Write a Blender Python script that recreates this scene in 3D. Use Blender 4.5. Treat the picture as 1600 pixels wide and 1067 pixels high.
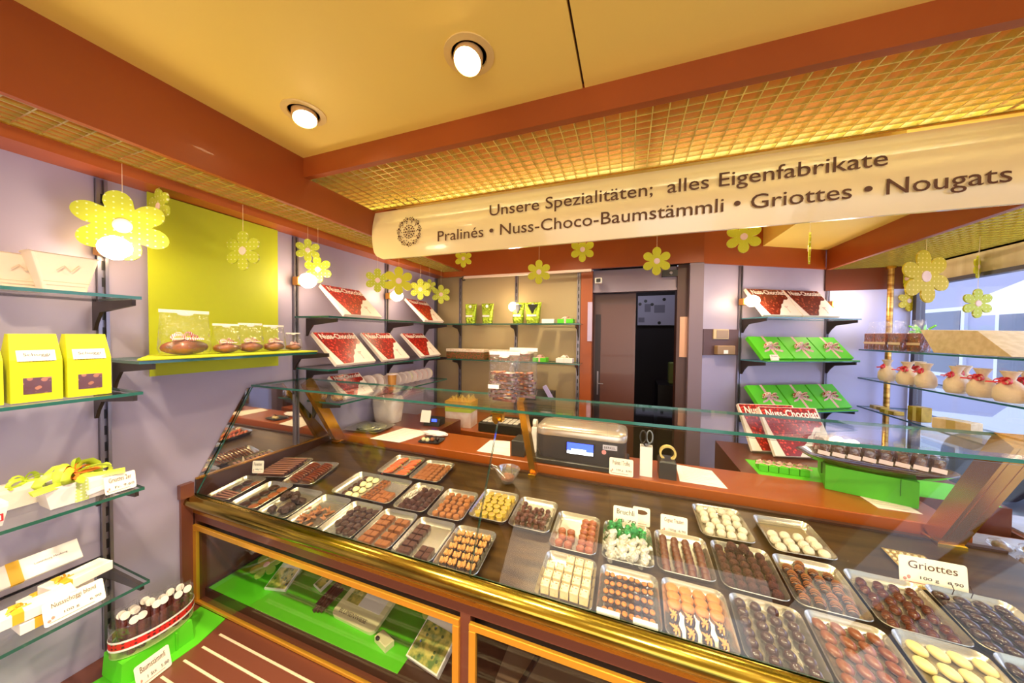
import bpy, math, random
from mathutils import Vector, Matrix, Euler
random.seed(7)
for o in list(bpy.data.objects): bpy.data.objects.remove(o)
PI = math.pi
SC = bpy.context.scene; COL = SC.collection
# ------------------------------------------------------------------ camera
EYE = Vector((0, 0, 1.6)); FPX = 499.5; YAW, PITCH, ROLL = .3498, .0224, .0107
fw = Vector((-math.sin(YAW)*math.cos(PITCH), math.cos(YAW)*math.cos(PITCH), -math.sin(PITCH)))
rt0 = Vector((math.cos(YAW), math.sin(YAW), 0)); up0 = rt0.cross(fw)
rt = rt0*math.cos(ROLL) + up0*math.sin(ROLL); up = rt.cross(fw)
cd = bpy.data.cameras.new('camera'); cam = bpy.data.objects.new('camera', cd); COL.objects.link(cam)
cam.matrix_world = Matrix(((rt.x, up.x, -fw.x, EYE.x), (rt.y, up.y, -fw.y, EYE.y), (rt.z, up.z, -fw.z, EYE.z), (0, 0, 0, 1)))
cd.sensor_width = 36; cd.lens = FPX*36/1600; cd.clip_start = .02; cd.clip_end = 200
SC.camera = cam
# ------------------------------------------------------------------ exposure, sky, lamps
SC.view_settings.view_transform = 'Standard'; SC.view_settings.look = 'None'
SC.view_settings.exposure = 0.75; SC.view_settings.gamma = 1; SC.view_settings.use_curve_mapping = False
W = bpy.data.worlds.new('sky'); SC.world = W; W.use_nodes = True
bg = W.node_tree.nodes['Background']; bg.inputs[0].default_value = (.72, .80, 1, 1); bg.inputs[1].default_value = 1.3
def lamp(kind, name, loc, energy, col, rot=(0, 0, 0), **k):
    l = bpy.data.lights.new(name, kind); l.energy = energy; l.color = col
    for a, b in k.items(): setattr(l, a, b)
    o = bpy.data.objects.new(name, l); o.location = loc; o.rotation_euler = rot; COL.objects.link(o); return o
WARM = (1, .83, .55)
# daylight through the shop window on the right; added warm fill behind the visitor
lamp('AREA', 'window_daylight', (2.3, 1.6, 1.7), 20, (.56, .62, 1), (0, math.radians(80), 0), shape='RECTANGLE', size=1.4, size_y=2.4)
lamp('AREA', 'front_fill', (.3, -2.2, 1.6), 32, (1, .84, .72), (math.radians(88), 0, 0), shape='RECTANGLE', size=3, size_y=1.6)
DOWNLIGHTS = []          # filled further down with the ceiling spots

# ------------------------------------------------------------------ helpers
def at(px, py, ax, val):
    """the point of the plane x/y/z = val seen at a photo pixel"""
    d = fw + rt*((px-800)/FPX) - up*((py-533.5)/FPX)
    i = 'XYZ'.index(ax); return EYE + d*((val-EYE[i])/d[i])
def hexc(h):
    h = h.lstrip('#'); c = [int(h[i:i+2], 16)/255 for i in (0, 2, 4)]
    return tuple([x/12.92 if x <= .04045 else ((x+.055)/1.055)**2.4 for x in c]+[1])
MATS = {}
def mat(name, col='#808080', rough=.5, metal=0., emit=0., ecol=None, spec=.5, coat=0., noise=None, bump=None, stripes=None, dots=None, sss=0.):
    if name in MATS: return MATS[name]
    m = bpy.data.materials.new(name); m.use_nodes = True; nt = m.node_tree; N = nt.nodes; L = nt.links
    b = N['Principled BSDF']; b.inputs['Base Color'].default_value = hexc(col); b.inputs['Roughness'].default_value = rough
    b.inputs['Metallic'].default_value = metal; b.inputs['Specular IOR Level'].default_value = spec
    b.inputs['Coat Weight'].default_value = coat
    if sss: b.inputs['Subsurface Weight'].default_value = sss; b.inputs['Subsurface Scale'].default_value = .01
    if emit: b.inputs['Emission Color'].default_value = hexc(ecol or col); b.inputs['Emission Strength'].default_value = emit
    tc = N.new('ShaderNodeTexCoord')
    if noise:                                   # (second colour, scale, stretch xyz)
        mp = N.new('ShaderNodeMapping'); mp.inputs['Scale'].default_value = noise[2] if len(noise) > 2 else (1, 1, 1)
        L.new(tc.outputs['Object'], mp.inputs[0]); nz = N.new('ShaderNodeTexNoise'); nz.inputs['Scale'].default_value = noise[1]
        nz.inputs['Detail'].default_value = 5; L.new(mp.outputs[0], nz.inputs[0])
        rp = N.new('ShaderNodeValToRGB'); rp.color_ramp.elements[0].position = .38; rp.color_ramp.elements[1].position = .62
        rp.color_ramp.elements[0].color = hexc(col); rp.color_ramp.elements[1].color = hexc(noise[0])
        L.new(nz.outputs[0], rp.inputs[0]); L.new(rp.outputs[0], b.inputs['Base Color'])
    if stripes:                                 # (second colour, scale, axis, share)
        mp = N.new('ShaderNodeMapping'); L.new(tc.outputs['Object'], mp.inputs[0])
        wv = N.new('ShaderNodeTexWave'); wv.bands_direction = stripes[2]; wv.inputs['Scale'].default_value = stripes[1]
        L.new(mp.outputs[0], wv.inputs[0]); rp = N.new('ShaderNodeValToRGB'); rp.color_ramp.interpolation = 'CONSTANT'
        rp.color_ramp.elements[0].color = hexc(col); rp.color_ramp.elements[1].color = hexc(stripes[0]); rp.color_ramp.elements[1].position = stripes[3]
        L.new(wv.outputs['Fac'], rp.inputs[0]); L.new(rp.outputs[0], b.inputs['Base Color'])
    if dots:                                    # (dot colour, scale, radius)
        vo = N.new('ShaderNodeTexVoronoi'); vo.inputs['Scale'].default_value = dots[1]; vo.inputs['Randomness'].default_value = dots[3] if len(dots) > 3 else .0
        L.new(tc.outputs['Object'], vo.inputs['Vector']); rp = N.new('ShaderNodeValToRGB')
        rp.color_ramp.elements[0].color = hexc(dots[0]); rp.color_ramp.elements[1].color = hexc(col)
        rp.color_ramp.elements[0].position = dots[2]; rp.color_ramp.elements[1].position = dots[2]+.04
        L.new(vo.outputs['Distance'], rp.inputs[0]); L.new(rp.outputs[0], b.inputs['Base Color'])
    if bump:                                    # (scale, strength)
        nz = N.new('ShaderNodeTexNoise'); nz.inputs['Scale'].default_value = bump[0]; nz.inputs['Detail'].default_value = 4
        L.new(tc.outputs['Object'], nz.inputs[0]); bp = N.new('ShaderNodeBump'); bp.inputs['Strength'].default_value = bump[1]
        bp.inputs['Distance'].default_value = .01; L.new(nz.outputs[0], bp.inputs['Height']); L.new(bp.outputs[0], b.inputs['Normal'])
    MATS[name] = m; return m
def clear_mat(name, tint=(1, 1, 1), base=.04, gain=1., rough=.02, gcol=(1, 1, 1), bump=None, haze=0.):
    """thin clear sheet: see-through with a reflection that grows at grazing angles; haze = share of milky film"""
    m = bpy.data.materials.new(name); m.use_nodes = True; nt = m.node_tree; N = nt.nodes; L = nt.links
    for n in list(N): N.remove(n)
    out = N.new('ShaderNodeOutputMaterial'); tr = N.new('ShaderNodeBsdfTransparent'); tr.inputs[0].default_value = (*tint, 1)
    gl = N.new('ShaderNodeBsdfGlossy'); gl.inputs[0].default_value = (*gcol, 1); gl.inputs['Roughness'].default_value = rough
    fr = N.new('ShaderNodeFresnel'); ge = N.new('ShaderNodeNewGeometry'); io = N.new('ShaderNodeMath'); io.operation = 'MULTIPLY_ADD'
    io.inputs[1].default_value = 1/1.45-1.45; io.inputs[2].default_value = 1.45; L.new(ge.outputs['Backfacing'], io.inputs[0]); L.new(io.outputs[0], fr.inputs[0])
    mu = N.new('ShaderNodeMath'); mu.operation = 'MULTIPLY_ADD'; mu.inputs[1].default_value = gain; mu.inputs[2].default_value = base; mu.use_clamp = True
    L.new(fr.outputs[0], mu.inputs[0]); mx = N.new('ShaderNodeMixShader'); L.new(mu.outputs[0], mx.inputs[0])
    L.new(tr.outputs[0], mx.inputs[1]); L.new(gl.outputs[0], mx.inputs[2]); last = mx
    if bump:
        tc = N.new('ShaderNodeTexCoord'); nz = N.new('ShaderNodeTexNoise'); nz.inputs['Scale'].default_value = bump[0]; L.new(tc.outputs['Object'], nz.inputs[0])
        bp = N.new('ShaderNodeBump'); bp.inputs['Strength'].default_value = bump[1]; bp.inputs['Distance'].default_value = .02
        L.new(nz.outputs[0], bp.inputs['Height']); L.new(bp.outputs[0], gl.inputs['Normal']); L.new(bp.outputs[0], fr.inputs['Normal'])
    if haze:
        df = N.new('ShaderNodeBsdfDiffuse'); df.inputs[0].default_value = (*gcol, 1); m2 = N.new('ShaderNodeMixShader'); m2.inputs[0].default_value = haze
        L.new(mx.outputs[0], m2.inputs[1]); L.new(df.outputs[0], m2.inputs[2]); last = m2
    L.new(last.outputs[0], out.inputs[0]); MATS[name] = m; return m

class G:
    """collects shapes, then links them as one mesh object"""
    def __init__(s): s.v = []; s.f = []; s.mi = []; s.M = Matrix(); s.cur = 0
    def add(s, vs, fs):
        n = len(s.v); s.v += [tuple(s.M @ Vector(v)) for v in vs]; s.f += [tuple(n+i for i in f) for f in fs]; s.mi += [s.cur]*len(fs); return s
    def box(s, x0, x1, y0, y1, z0, z1, ch=0):
        if ch: return s.loft([rect(x0+ch, x1-ch, y0+ch, y1-ch, z0), rect(x0, x1, y0, y1, z0+ch), rect(x0, x1, y0, y1, z1-ch), rect(x0+ch, x1-ch, y0+ch, y1-ch, z1)])
        return s.add([(x0, y0, z0), (x1, y0, z0), (x1, y1, z0), (x0, y1, z0), (x0, y0, z1), (x1, y0, z1), (x1, y1, z1), (x0, y1, z1)],
                     [(0, 3, 2, 1), (4, 5, 6, 7), (0, 1, 5, 4), (1, 2, 6, 5), (2, 3, 7, 6), (3, 0, 4, 7)])
    def loft(s, secs, cap=True, closed=True):
        n = len(secs[0]); vs = [p for q in secs for p in q]; fs = []
        for i in range(len(secs)-1):
            for j in range(n if closed else n-1):
                k = (j+1) % n; fs.append((i*n+j, i*n+k, (i+1)*n+k, (i+1)*n+j))
        if cap: fs.append(tuple(range(n-1, -1, -1))); fs.append(tuple((len(secs)-1)*n+j for j in range(n)))
        return s.add(vs, fs)
    def lathe(s, prof, n=16, c=(0, 0), sx=1, sy=1, cap=True):
        return s.loft([[(c[0]+r*sx*math.cos(2*PI*j/n), c[1]+r*sy*math.sin(2*PI*j/n), z) for j in range(n)] for r, z in prof], cap)
    def cyl(s, a, b, r, r2=None, n=10):
        a = Vector(a); b = Vector(b); r2 = r if r2 is None else r2; d = (b-a).normalized()
        u = d.orthogonal().normalized(); w = d.cross(u)
        return s.loft([[tuple(p+(u*math.cos(2*PI*j/n)+w*math.sin(2*PI*j/n))*q) for j in range(n)] for p, q in ((a, r), (b, r2))])
    def tube(s, pts, r, n=6, flat=None):
        pts = [Vector(p) for p in pts]; secs = []; pu = None
        for i, p in enumerate(pts):
            d = (pts[min(i+1, len(pts)-1)]-pts[max(i-1, 0)]).normalized()
            u = d.orthogonal().normalized() if pu is None else (pu-d*pu.dot(d)).normalized()
            pu = u; w = d.cross(u); f = flat or 1
            secs.append([tuple(p+u*math.cos(2*PI*j/n)*r*f+w*math.sin(2*PI*j/n)*r) for j in range(n)])
        return s.loft(secs)
    def ell(s, c, rx, ry, rz, n=12, m=7, jit=0):
        secs = []
        for i in range(m+1):
            t = -PI/2+PI*i/m; q = max(math.cos(t), .02)
            secs.append([(c[0]+rx*q*math.cos(2*PI*j/n)*(1+random.uniform(-jit, jit)), c[1]+ry*q*math.sin(2*PI*j/n)*(1+random.uniform(-jit, jit)), c[2]+rz*math.sin(t)) for j in range(n)])
        return s.loft(secs)
    def prism(s, poly, z0, z1):
        return s.loft([[(x, y, z0) for x, y in poly], [(x, y, z1) for x, y in poly]])
    def quad(s, *p): return s.add(p, [tuple(range(len(p)))])
    def obj(s, name, m, parent=None, smooth=False, loc=None, rot=None, label=None):
        me = bpy.data.meshes.new(name); me.from_pydata(s.v, [], s.f); ms = m if isinstance(m, (list, tuple)) else [m]
        for q in ms: me.materials.append(q)
        for p, i in zip(me.polygons, s.mi): p.material_index = i; p.use_smooth = smooth
        if smooth: me.set_sharp_from_angle(angle=math.radians(50))
        o = bpy.data.objects.new(name, me); COL.objects.link(o)
        if parent: o.parent = parent
        if loc is not None: o.location = loc
        if rot is not None: o.rotation_euler = rot
        if label: o['label'] = label
        return o
def rect(x0, x1, y0, y1, z): return [(x0, y0, z), (x1, y0, z), (x1, y1, z), (x0, y1, z)]
def rrect(w, d, r, z, n=4, cx=0, cy=0):
    out = []
    for q, (sx, sy) in enumerate(((1, 1), (-1, 1), (-1, -1), (1, -1))):
        for k in range(n+1):
            a = q*PI/2+k*PI/2/n; out.append((cx+sx*(w/2-r)+r*math.cos(a), cy+sy*(d/2-r)+r*math.sin(a), z))
    return out
def tag(o, label=None, cat=None, group=None, kind=None):
    if label: o['label'] = label
    if cat: o['category'] = cat
    if group: o['group'] = group
    if kind: o['kind'] = kind
    return o
def thing(name, label, cat, loc=(0, 0, 0), rot=(0, 0, 0), group=None):
    o = bpy.data.objects.new(name, None); COL.objects.link(o); o.location = loc; o.rotation_euler = rot; o.empty_display_size = .03
    return tag(o, label, cat, group)
def struct(name, g, m, smooth=False, label=None):
    o = g.obj(name, m, smooth=smooth); o['kind'] = 'structure'
    if label: o['label'] = label
    return o
def copy(o, parent=None):
    c = o.copy(); COL.objects.link(c); c.parent = parent
    for ch in list(o.children): copy(ch, c)
    return c
FONT_CACHE = {}
def text(s, width, height, m, parent=None, mtx=None, name='lettering', depth=.0006, center=True, bold=0.):
    """flat letters in the local xz plane facing -y, fitted to width x height"""
    if s not in FONT_CACHE:
        cu = bpy.data.curves.new('t', 'FONT'); cu.body = s; cu.offset = bold; cu.resolution_u = 3
        to = bpy.data.objects.new('t', cu); COL.objects.link(to); bpy.context.view_layer.update()
        me = bpy.data.meshes.new_from_object(to.evaluated_get(bpy.context.evaluated_depsgraph_get()))
        FONT_CACHE[s] = ([v.co.copy() for v in me.vertices], [tuple(p.vertices) for p in me.polygons])
        bpy.data.objects.remove(to); bpy.data.meshes.remove(me)
    vs, fs = FONT_CACHE[s]
    x0 = min(v.x for v in vs); x1 = max(v.x for v in vs); y0 = min(v.y for v in vs); y1 = max(v.y for v in vs)
    sx = width/(x1-x0); sy = (height/(y1-y0)) if height else sx; ox = (x0+x1)/2 if center else x0
    g = G(); g.M = mtx or Matrix(); g.add([((v.x-ox)*sx, -depth, (v.y-(y0+y1)/2)*sy) for v in vs], fs)
    return g.obj(name, m, parent)
def T(x, y, z): return Matrix.Translation((x, y, z))
def RX(a): return Matrix.Rotation(a, 4, 'X')
def RY(a): return Matrix.Rotation(a, 4, 'Y')
def RZ(a): return Matrix.Rotation(a, 4, 'Z')

# ------------------------------------------------------------------ materials
beam_m = mat('brown_lacquer', '#a04c16', .4, coat=.1, noise=('#964614', 3))
ceil_m = mat('cream_ceiling', '#f8d868', .55)
wall_m = mat('satin_wall_panel', '#aca2b8', .45, .1, noise=('#a49ab0', 2, (1, 1, 1)))
wallw_m = mat('wall_panel_warm_lit', '#a8946c', .45, .1)  # same panel as the left wall, warm lamp light put into the colour
gold_m = mat('gold_louvre', '#dcd48c', .2, .9)
brass_m = mat('polished_brass', '#d9a838', .14, 1)
brassr_m = mat('satin_brass', '#cf9a38', .25, .9)
dark_m = mat('black_plastic', '#1d1b1c', .4)
steel_m = mat('grey_steel', '#8d8890', .3, .8)
brack_m = mat('bronze_bracket', '#3d3230', .4, .5)
glass_m = clear_mat('clear_glass', (.97, .99, .98), .0, .55, .01)
edge_m = mat('glass_edge', '#1f5a4c', .15, 0, coat=.5)
edgeb_m = mat('glass_edge_blue', '#3f7f8c', .15, 0, coat=.5)
cello_m = clear_mat('cellophane', (.985, .985, .985), .01, .9, .08, bump=(45, .9), haze=.015)
film_m = clear_mat('clear_film', (.98, .98, .98), .02, .8, .06, bump=(30, .6), haze=.01)
green_m = mat('lime_paper', '#b2ba10', .6)
green2_m = mat('bright_green_card', '#58c61e', .5)
white_m = mat('white_card', '#f4ece4', .5)
paper_m = mat('white_paper', '#f2ebe2', .7)
ink_m = mat('brown_ink', '#5a3410', .6)
inkd_m = mat('dark_ink', '#3a2a30', .6)
red_m = mat('red_print', '#c3262a', .5)
wood_m = mat('worktop_brown', '#9a4a14', .3, coat=.3)
woodd_m = mat('dark_brown_panel', '#5e2a16', .35, coat=.2)
choc_d = mat('dark_chocolate', '#2c140b', .35, coat=.15)
choc_m = mat('milk_chocolate', '#683415', .38, coat=.15)
choc_l = mat('light_milk_chocolate', '#8a4e24', .42)
choc_w = mat('white_chocolate', '#dccb98', .4)
nutmat = mat('nut', '#d38a3c', .5, noise=('#b8702c', 60))
tray_m = mat('silver_tray', '#bfb8aa', .25, .9)
clearshelf = [glass_m, edge_m]
bulb_m = mat('lit_bulb', '#fff4e0', .4, emit=14, ecol='#ffdca8')

# ------------------------------------------------------------------ the room
Z_SOFF, Z_CEIL, Z_ROOF = 2.05, 2.29, 2.46
g = G(); g.box(-1.7, 3.2, -2.6, 4.2, -.1, 0); struct('floor', g, mat('floor_tiles', '#6b4a38', .4))
g = G(); g.box(-1.6, -1.5, -2.6, 2.4, 0, Z_ROOF); struct('wall_left', g, wall_m)
g = G(); g.box(-1.6, -.315, 2.285, 2.36, 0, Z_ROOF); struct('wall_back', g, wallw_m)
g = G(); g.box(-1.6, .1, -2.7, -2.6, 0, Z_ROOF); g.box(1.1, 1.75, -2.7, -2.6, 0, Z_ROOF); g.box(.1, 1.1, -2.7, -2.6, 2.1, Z_ROOF); struct('wall_front', g, mat('front_tan', '#b08a60', .6))
g = G(); g.box(-1.7, 1.8, -2.6, 4.2, Z_ROOF, Z_ROOF+.1); struct('ceiling_upper', g, mat('cavity_gold', '#e2e0b4', .5))
# ceiling panels with the narrow joint seen in the photo
sx = at(912, 137, 'Z', Z_CEIL).x
g = G(); g.box(-1.225, sx-.003, -2.6, .92, Z_CEIL, Z_CEIL+.03); g.box(sx+.003, 1.2, -2.6, .92, Z_CEIL, Z_CEIL+.03); struct('ceiling', g, ceil_m)
g = G(); g.box(sx-.003, sx+.003, -2.6, .92, Z_CEIL+.012, Z_CEIL+.03); struct('trim_1', g, mat('joint_dark', '#3a2010', .7))
g = G(); g.box(-1.225, 1.2, 1.31, 2.9, Z_CEIL, Z_CEIL+.03); g.box(.78, 1.2, 1.33, 2.66, 2.17, Z_CEIL); struct('ceiling_rear', g, ceil_m)
# fascias
g = G(); g.box(-1.243, -1.225, -2.6, 2.25, 2.09, Z_ROOF); struct('trim_2', g, beam_m)
g = G(); g.box(-1.225, 1.2, .92, .945, 2.215, Z_ROOF); struct('trim_3', g, beam_m)
g = G(); g.box(-1.5, -1.40, -2.6, 2.285, 2.055, 2.088); struct('trim_4', g, beam_m)
g = G(); g.box(-1.402, -1.396, -2.6, 2.285, 2.086, 2.094); struct('trim_5', g, brassr_m)
g = G(); g.box(-1.4, .42, 2.225, 2.25, 2.05, Z_ROOF); struct('trim_6', g, beam_m)
TH = math.radians(29); CP = Vector((.42, 2.232, 0)); CU = Vector((math.cos(TH), math.sin(TH), 0)); CN = Vector((math.sin(TH), -math.cos(TH), 0))
CM = Matrix(((CU.x, -CN.x, 0, CP.x), (CU.y, -CN.y, 0, CP.y), (0, 0, 1, 0), (0, 0, 0, 1)))   # local: x along wall, -y into the room
g = G(); g.M = CM; g.box(0, .93, 0, .08, Z_SOFF-.005, Z_ROOF); struct('trim_7', g, beam_m)
g = G(); g.M = CM; g.box(.0, .955, .012, .09, 0, Z_SOFF); struct('wall_right_corner', g, wall_m)
g = G(); g.box(1.2, 1.222, -2.6, 2.66, 2.04, Z_ROOF); struct('trim_8', g, beam_m)
g = G(); g.box(1.2, 1.62, 2.68, 2.76, 0, 1.905); struct('wall_right_end', g, mat('wall_panel_daylit', '#b4b8e8', .5))  # grey panel with the blue daylight put into its colour
g = G(); g.box(1.2, 1.64, 2.665, 2.72, 1.905, Z_ROOF); struct('trim_9', g, woodd_m)
g = G(); g.box(.345, .42, 2.21, 2.30, 0, 2.045); struct('trim_10', g, mat('mauve_post', '#7c6a78', .45))
# gold louvre ceilings
def louvre(name, x0, x1, y0, y1, z, cx, cy, h=.014, t=.0022):
    g = G(); n = int((x1-x0)/cx)
    for i in range(n+1): x = x0+(x1-x0)*i/n; g.box(x-t/2, x+t/2, y0, y1, z, z+h)
    n = int((y1-y0)/cy)
    for i in range(n+1): y = y0+(y1-y0)*i/n; g.box(x0, x1, y-t/2, y+t/2, z+.0005, z+h-.0005)
    return struct(name, g, gold_m)
louvre('ceiling_louvre_main', -1.224, 1.198, .946, 1.283, 2.216, .042, .029, .02, .003)
louvre('ceiling_louvre_left', -1.396, -1.244, -1.0, 2.222, 2.09, .03, .042, .016, .003)
louvre('ceiling_louvre_right', 1.224, 1.62, .2, 2.66, 2.04, .03, .042, .016, .003)
g = G(); g.box(-1.225, 1.2, 1.284, 1.289, 2.212, 2.222); struct('trim_11', g, brassr_m)
g = G(); g.box(1.62, 1.632, -.5, 2.67, 2.03, 2.062); struct('trim_12', g, brassr_m)
# fluorescent tubes above the louvres
def tube_lamp(label, a, b, st, r=.012):
    t = thing('fluorescent_tube', label, 'lamp', a); g = G(); v = Vector(b)-Vector(a); g.cyl((0, 0, 0), v, r, n=12)
    g.obj('tube', mat('lit_tube', '#fff0c0', .5, emit=st, ecol='#fff0c8'), t, True)
    d = v.normalized(); g = G(); g.cyl(-d*.03, (0, 0, 0), r*1.1, n=12); g.obj('end_cap', white_m, t); g = G(); g.cyl(v, v+d*.03, r*1.1, n=12); g.obj('end_cap', white_m, t)
tube_lamp('lit tube above the left half of the gold louvre behind the sign', (-1.1, 1.02, 2.40), (.02, 1.02, 2.40), 13)
tube_lamp('lit tube above the right half of the gold louvre behind the sign', (.1, 1.02, 2.40), (1.12, 1.02, 2.40), 15)
tube_lamp('lit tube above the left wall louvre', (-1.32, .1, 2.3), (-1.32, 2.1, 2.3), 12)
tube_lamp('lit tube above the right window louvre', (1.42, .5, 2.3), (1.42, 2.5, 2.3), 12)
# ------------------------------------------------------------------ downlights
def downlight(label, x, y, tilt, e=2.6):
    t = thing('downlight', label, 'ceiling spot', (x, y, Z_CEIL), group='recessed ceiling spots')
    g = G(); g.lathe([(.062, 0), (.062, -.003), (.045, -.004), (.043, 0)], 28); g.obj('trim_ring', mat('ring_cream', '#e8c878', .4), t, True)
    g = G(); g.M = RX(tilt[0]) @ RY(tilt[1]); g.lathe([(.034, .012), (.036, -.022), (.033, -.026), (.031, -.020)], 24, cap=False); g.obj('gimbal', mat('gimbal_cream', '#d8b070', .3, .3), t, True)
    g = G(); g.M = RX(tilt[0]) @ RY(tilt[1]); g.lathe([(.031, -.020), (.03, -.024)], 24); g.obj('lens', mat('lit_spot', '#fff2d8', .3, emit=25, ecol='#ffd9a0'), t, True)
    lamp('SPOT', 'spot_beam', (x, y, Z_CEIL-.035), e*10, WARM, (tilt[0], tilt[1], 0), spot_size=2.3, spot_blend=.8, shadow_soft_size=.03)
p = at(475, 176, 'Z', Z_CEIL); downlight('round ceiling spot nearest the corner where the two brown beams meet', p.x, p.y, (-.1, -.3))
p = at(733, 86, 'Z', Z_CEIL); downlight('round ceiling spot nearest the top edge, left of the ceiling joint', p.x, p.y, (-.35, .0))
for x, nm in ((-.75, 'added fill spot above the left wall shelves, outside the picture'), (.1, 'added fill spot above the visitor, outside the picture'), (.85, 'added fill spot near the window side, outside the picture')): downlight(nm, x, .06, (0, 0), 5.)  # unseen spots added as fill, set clear of the pane reflections
lamp('SPOT', 'spot_beam', (.35, .45, Z_CEIL-.02), 10, WARM, (0, 0, 0), spot_size=2.4, spot_blend=.8, shadow_soft_size=.04)  # added fill over the counter, no fixture there
lamp('SPOT', 'spot_beam', (-.4, 1.75, Z_CEIL-.02), 22, WARM, (0, 0, 0), spot_size=2.6, spot_blend=.8, shadow_soft_size=.05)  # added fill behind the worktop, no fixture; the next one too
lamp('SPOT', 'spot_beam', (.45, 1.75, Z_CEIL-.02), 20, WARM, (0, 0, 0), spot_size=2.6, spot_blend=.8, shadow_soft_size=.05)
# ------------------------------------------------------------------ hanging sign
def build_sign():
    x0, x1, zt, zb, Y = -1.222, 1.185, 2.208, 1.972, 1.30
    t = thing('ceiling_sign', 'long cream shop sign with brown lettering hanging below the gold louvre', 'sign', (0, Y, zb))
    H = zt-zb; g = G()
    def yy(v): return -.022*math.sin(PI*v)
    secs = []; N = 14
    for i in range(N+1):                       # slightly bowed face, lower corners rounded
        v = i/N; z = v*H; r = .05; ins = r-math.sqrt(max(r*r-(r-min(z, r))**2, 0)) if z < r else 0
        secs.append([(x0+ins, yy(v), z), (x1-ins, yy(v), z), (x1-ins, yy(v)+.012, z), (x0+ins, yy(v)+.012, z)])
    g.loft(secs); g.obj('panel', mat('cream_sign', '#f4dc9c', .22, coat=.5, spec=.6), t, True)
    def place(s, pxl, pxr, pyc, hpx, zc=None):
        a = at(pxl, pyc[0], 'Y', Y-.024); b = at(pxr, pyc[1], 'Y', Y-.024); w = b.x-a.x
        z = (a.z+b.z)/2-zb; return text(s, w, hpx, ink_m, t, T((a.x+b.x)/2, -.0245, z), bold=.004)
    place('Unsere Spezialitäten;  alles Eigenfabrikate', 765, 1387, (327, 257), .062)
    place('Pralinés • Nuss-Choco-Baumstämmli • Griottes • Nougats', 684, 1581, (366, 285), .062)
    c = at(639, 362, 'Y', Y-.024); g = G()        # ring ornament of little flowers and leaves
    def blob(x, z, r, n=7): x *= 1.3; z *= 1.3; r *= 1.75; g.add([(c.x+x+r*math.cos(2*PI*k/n), -.0245, c.z-zb+z+r*math.sin(2*PI*k/n)) for k in range(n)], [tuple(range(n))])
    def ring(R, r, k, w): g.add([(c.x+R+q*math.cos(2*PI*j/18), -.0245, 0) for j in range(0) for q in ()], [])
    for k in range(22):
        a = 2*PI*k/22; R = .047
        if k % 2:
            for j in range(5): b = 2*PI*j/5; blob(R*math.cos(a)+.0045*math.cos(b), R*math.sin(a)+.0045*math.sin(b), .0017)
        else: blob(R*math.cos(a), R*math.sin(a), .0035); blob((R-.008)*math.cos(a+.1), (R-.008)*math.sin(a+.1), .0022); blob((R+.006)*math.cos(a+.12), (R+.006)*math.sin(a+.12), .0018)
    for R, k, r in ((.033, 10, .0016), (.023, 16, .0022), (.015, 8, .0028), (.007, 6, .0018), (0, 1, .0022)):
        for j in range(k): a = 2*PI*j/k; blob(R*math.cos(a), R*math.sin(a), r)
    g.obj('ornament', ink_m, t)
build_sign()
# ------------------------------------------------------------------ wall standards, glass shelves, brackets
def standard(label, x, y, z0, z1, rz=0):
    t = thing('shelf_standard', label, 'shelf upright', (x, y, z0), (0, 0, rz)); g = G(); h = z1-z0
    g.box(-.011, -.004, 0, .014, 0, h); g.box(.004, .011, 0, .014, 0, h); g.box(-.011, .011, 0, .004, 0, h); n = int(h/.05); g.cur = 1
    for i in range(n): g.box(-.004, .004, .004, .0052, .01+i*.05, .038+i*.05)
    g.obj('channel', [steel_m, dark_m], t); return t       # built facing +y locally
rl = -PI/2                                    # left wall standards face +x
for nm, y, z0, z1 in (('shelf upright on the left wall beside the yellow boxes', .485, .62, 2.05), ('shelf upright on the left wall at the right edge of the lime sheet', 1.08, 1.06, 2.05), ('shelf upright on the left wall behind the pair of yellow flowers', 1.69, 1.0, 2.05), ('shelf upright on the left wall in the rear corner', 2.26, 1.0, 2.05)):
    standard(nm, -1.5, y, z0, z1, rl)
for nm, px in (('slotted upright on the back wall near the left corner', 720), ('slotted upright on the back wall behind the foil bags', 807), ('slotted upright on the back wall beside the door post', 904)):
    standard(nm, at(px, 500, 'Y', 2.285).x, 2.285, 1.0, 2.045, PI)
for nm, s in (('upright left of the angled corner shelves', .265), ('upright right of the angled corner shelves', .915)):
    p = CM @ Vector((s, .012, .9)); standard(nm, p.x, p.y, .9, 2.04, TH+PI)
def shelf(label, corners, z, th=.008, mats=None, brackets=(), bd=.2, name='glass_shelf'):
    """corners in plan; brackets = list of (wall point, direction) drawn below"""
    c = corners[0]; t = thing(name, label, 'shelf', (c[0], c[1], z)); g = G()
    pl = [(x-c[0], y-c[1]) for x, y in corners]; n = len(pl); g.add([(x, y, 0) for x, y in pl]+[(x, y, -th) for x, y in pl], [tuple(range(n)), tuple(range(2*n-1, n-1, -1))])
    g.cur = 1
    for i in range(n): k = (i+1) % n; g.add([(*pl[i], 0), (*pl[k], 0), (*pl[k], -th), (*pl[i], -th)], [(0, 1, 2, 3)])
    g.obj('pane', mats or clearshelf, t)
    for (bx, by), ang in brackets:
        g = G(); g.M = T(bx-c[0], by-c[1], -th-.001) @ RZ(ang)
        g.loft([[(0, -.004, 0), (bd, -.004, 0), (bd, -.004, -.016), (.045, -.004, -.032), (.02, -.004, -.06), (.006, -.004, -.085), (0, -.004, -.085)],
                [(0, .004, 0), (bd, .004, 0), (bd, .004, -.016), (.045, .004, -.032), (.02, .004, -.06), (.006, .004, -.085), (0, .004, -.085)]]); g.obj('bracket', brack_m, t)
    return t
LW = -1.484
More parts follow.
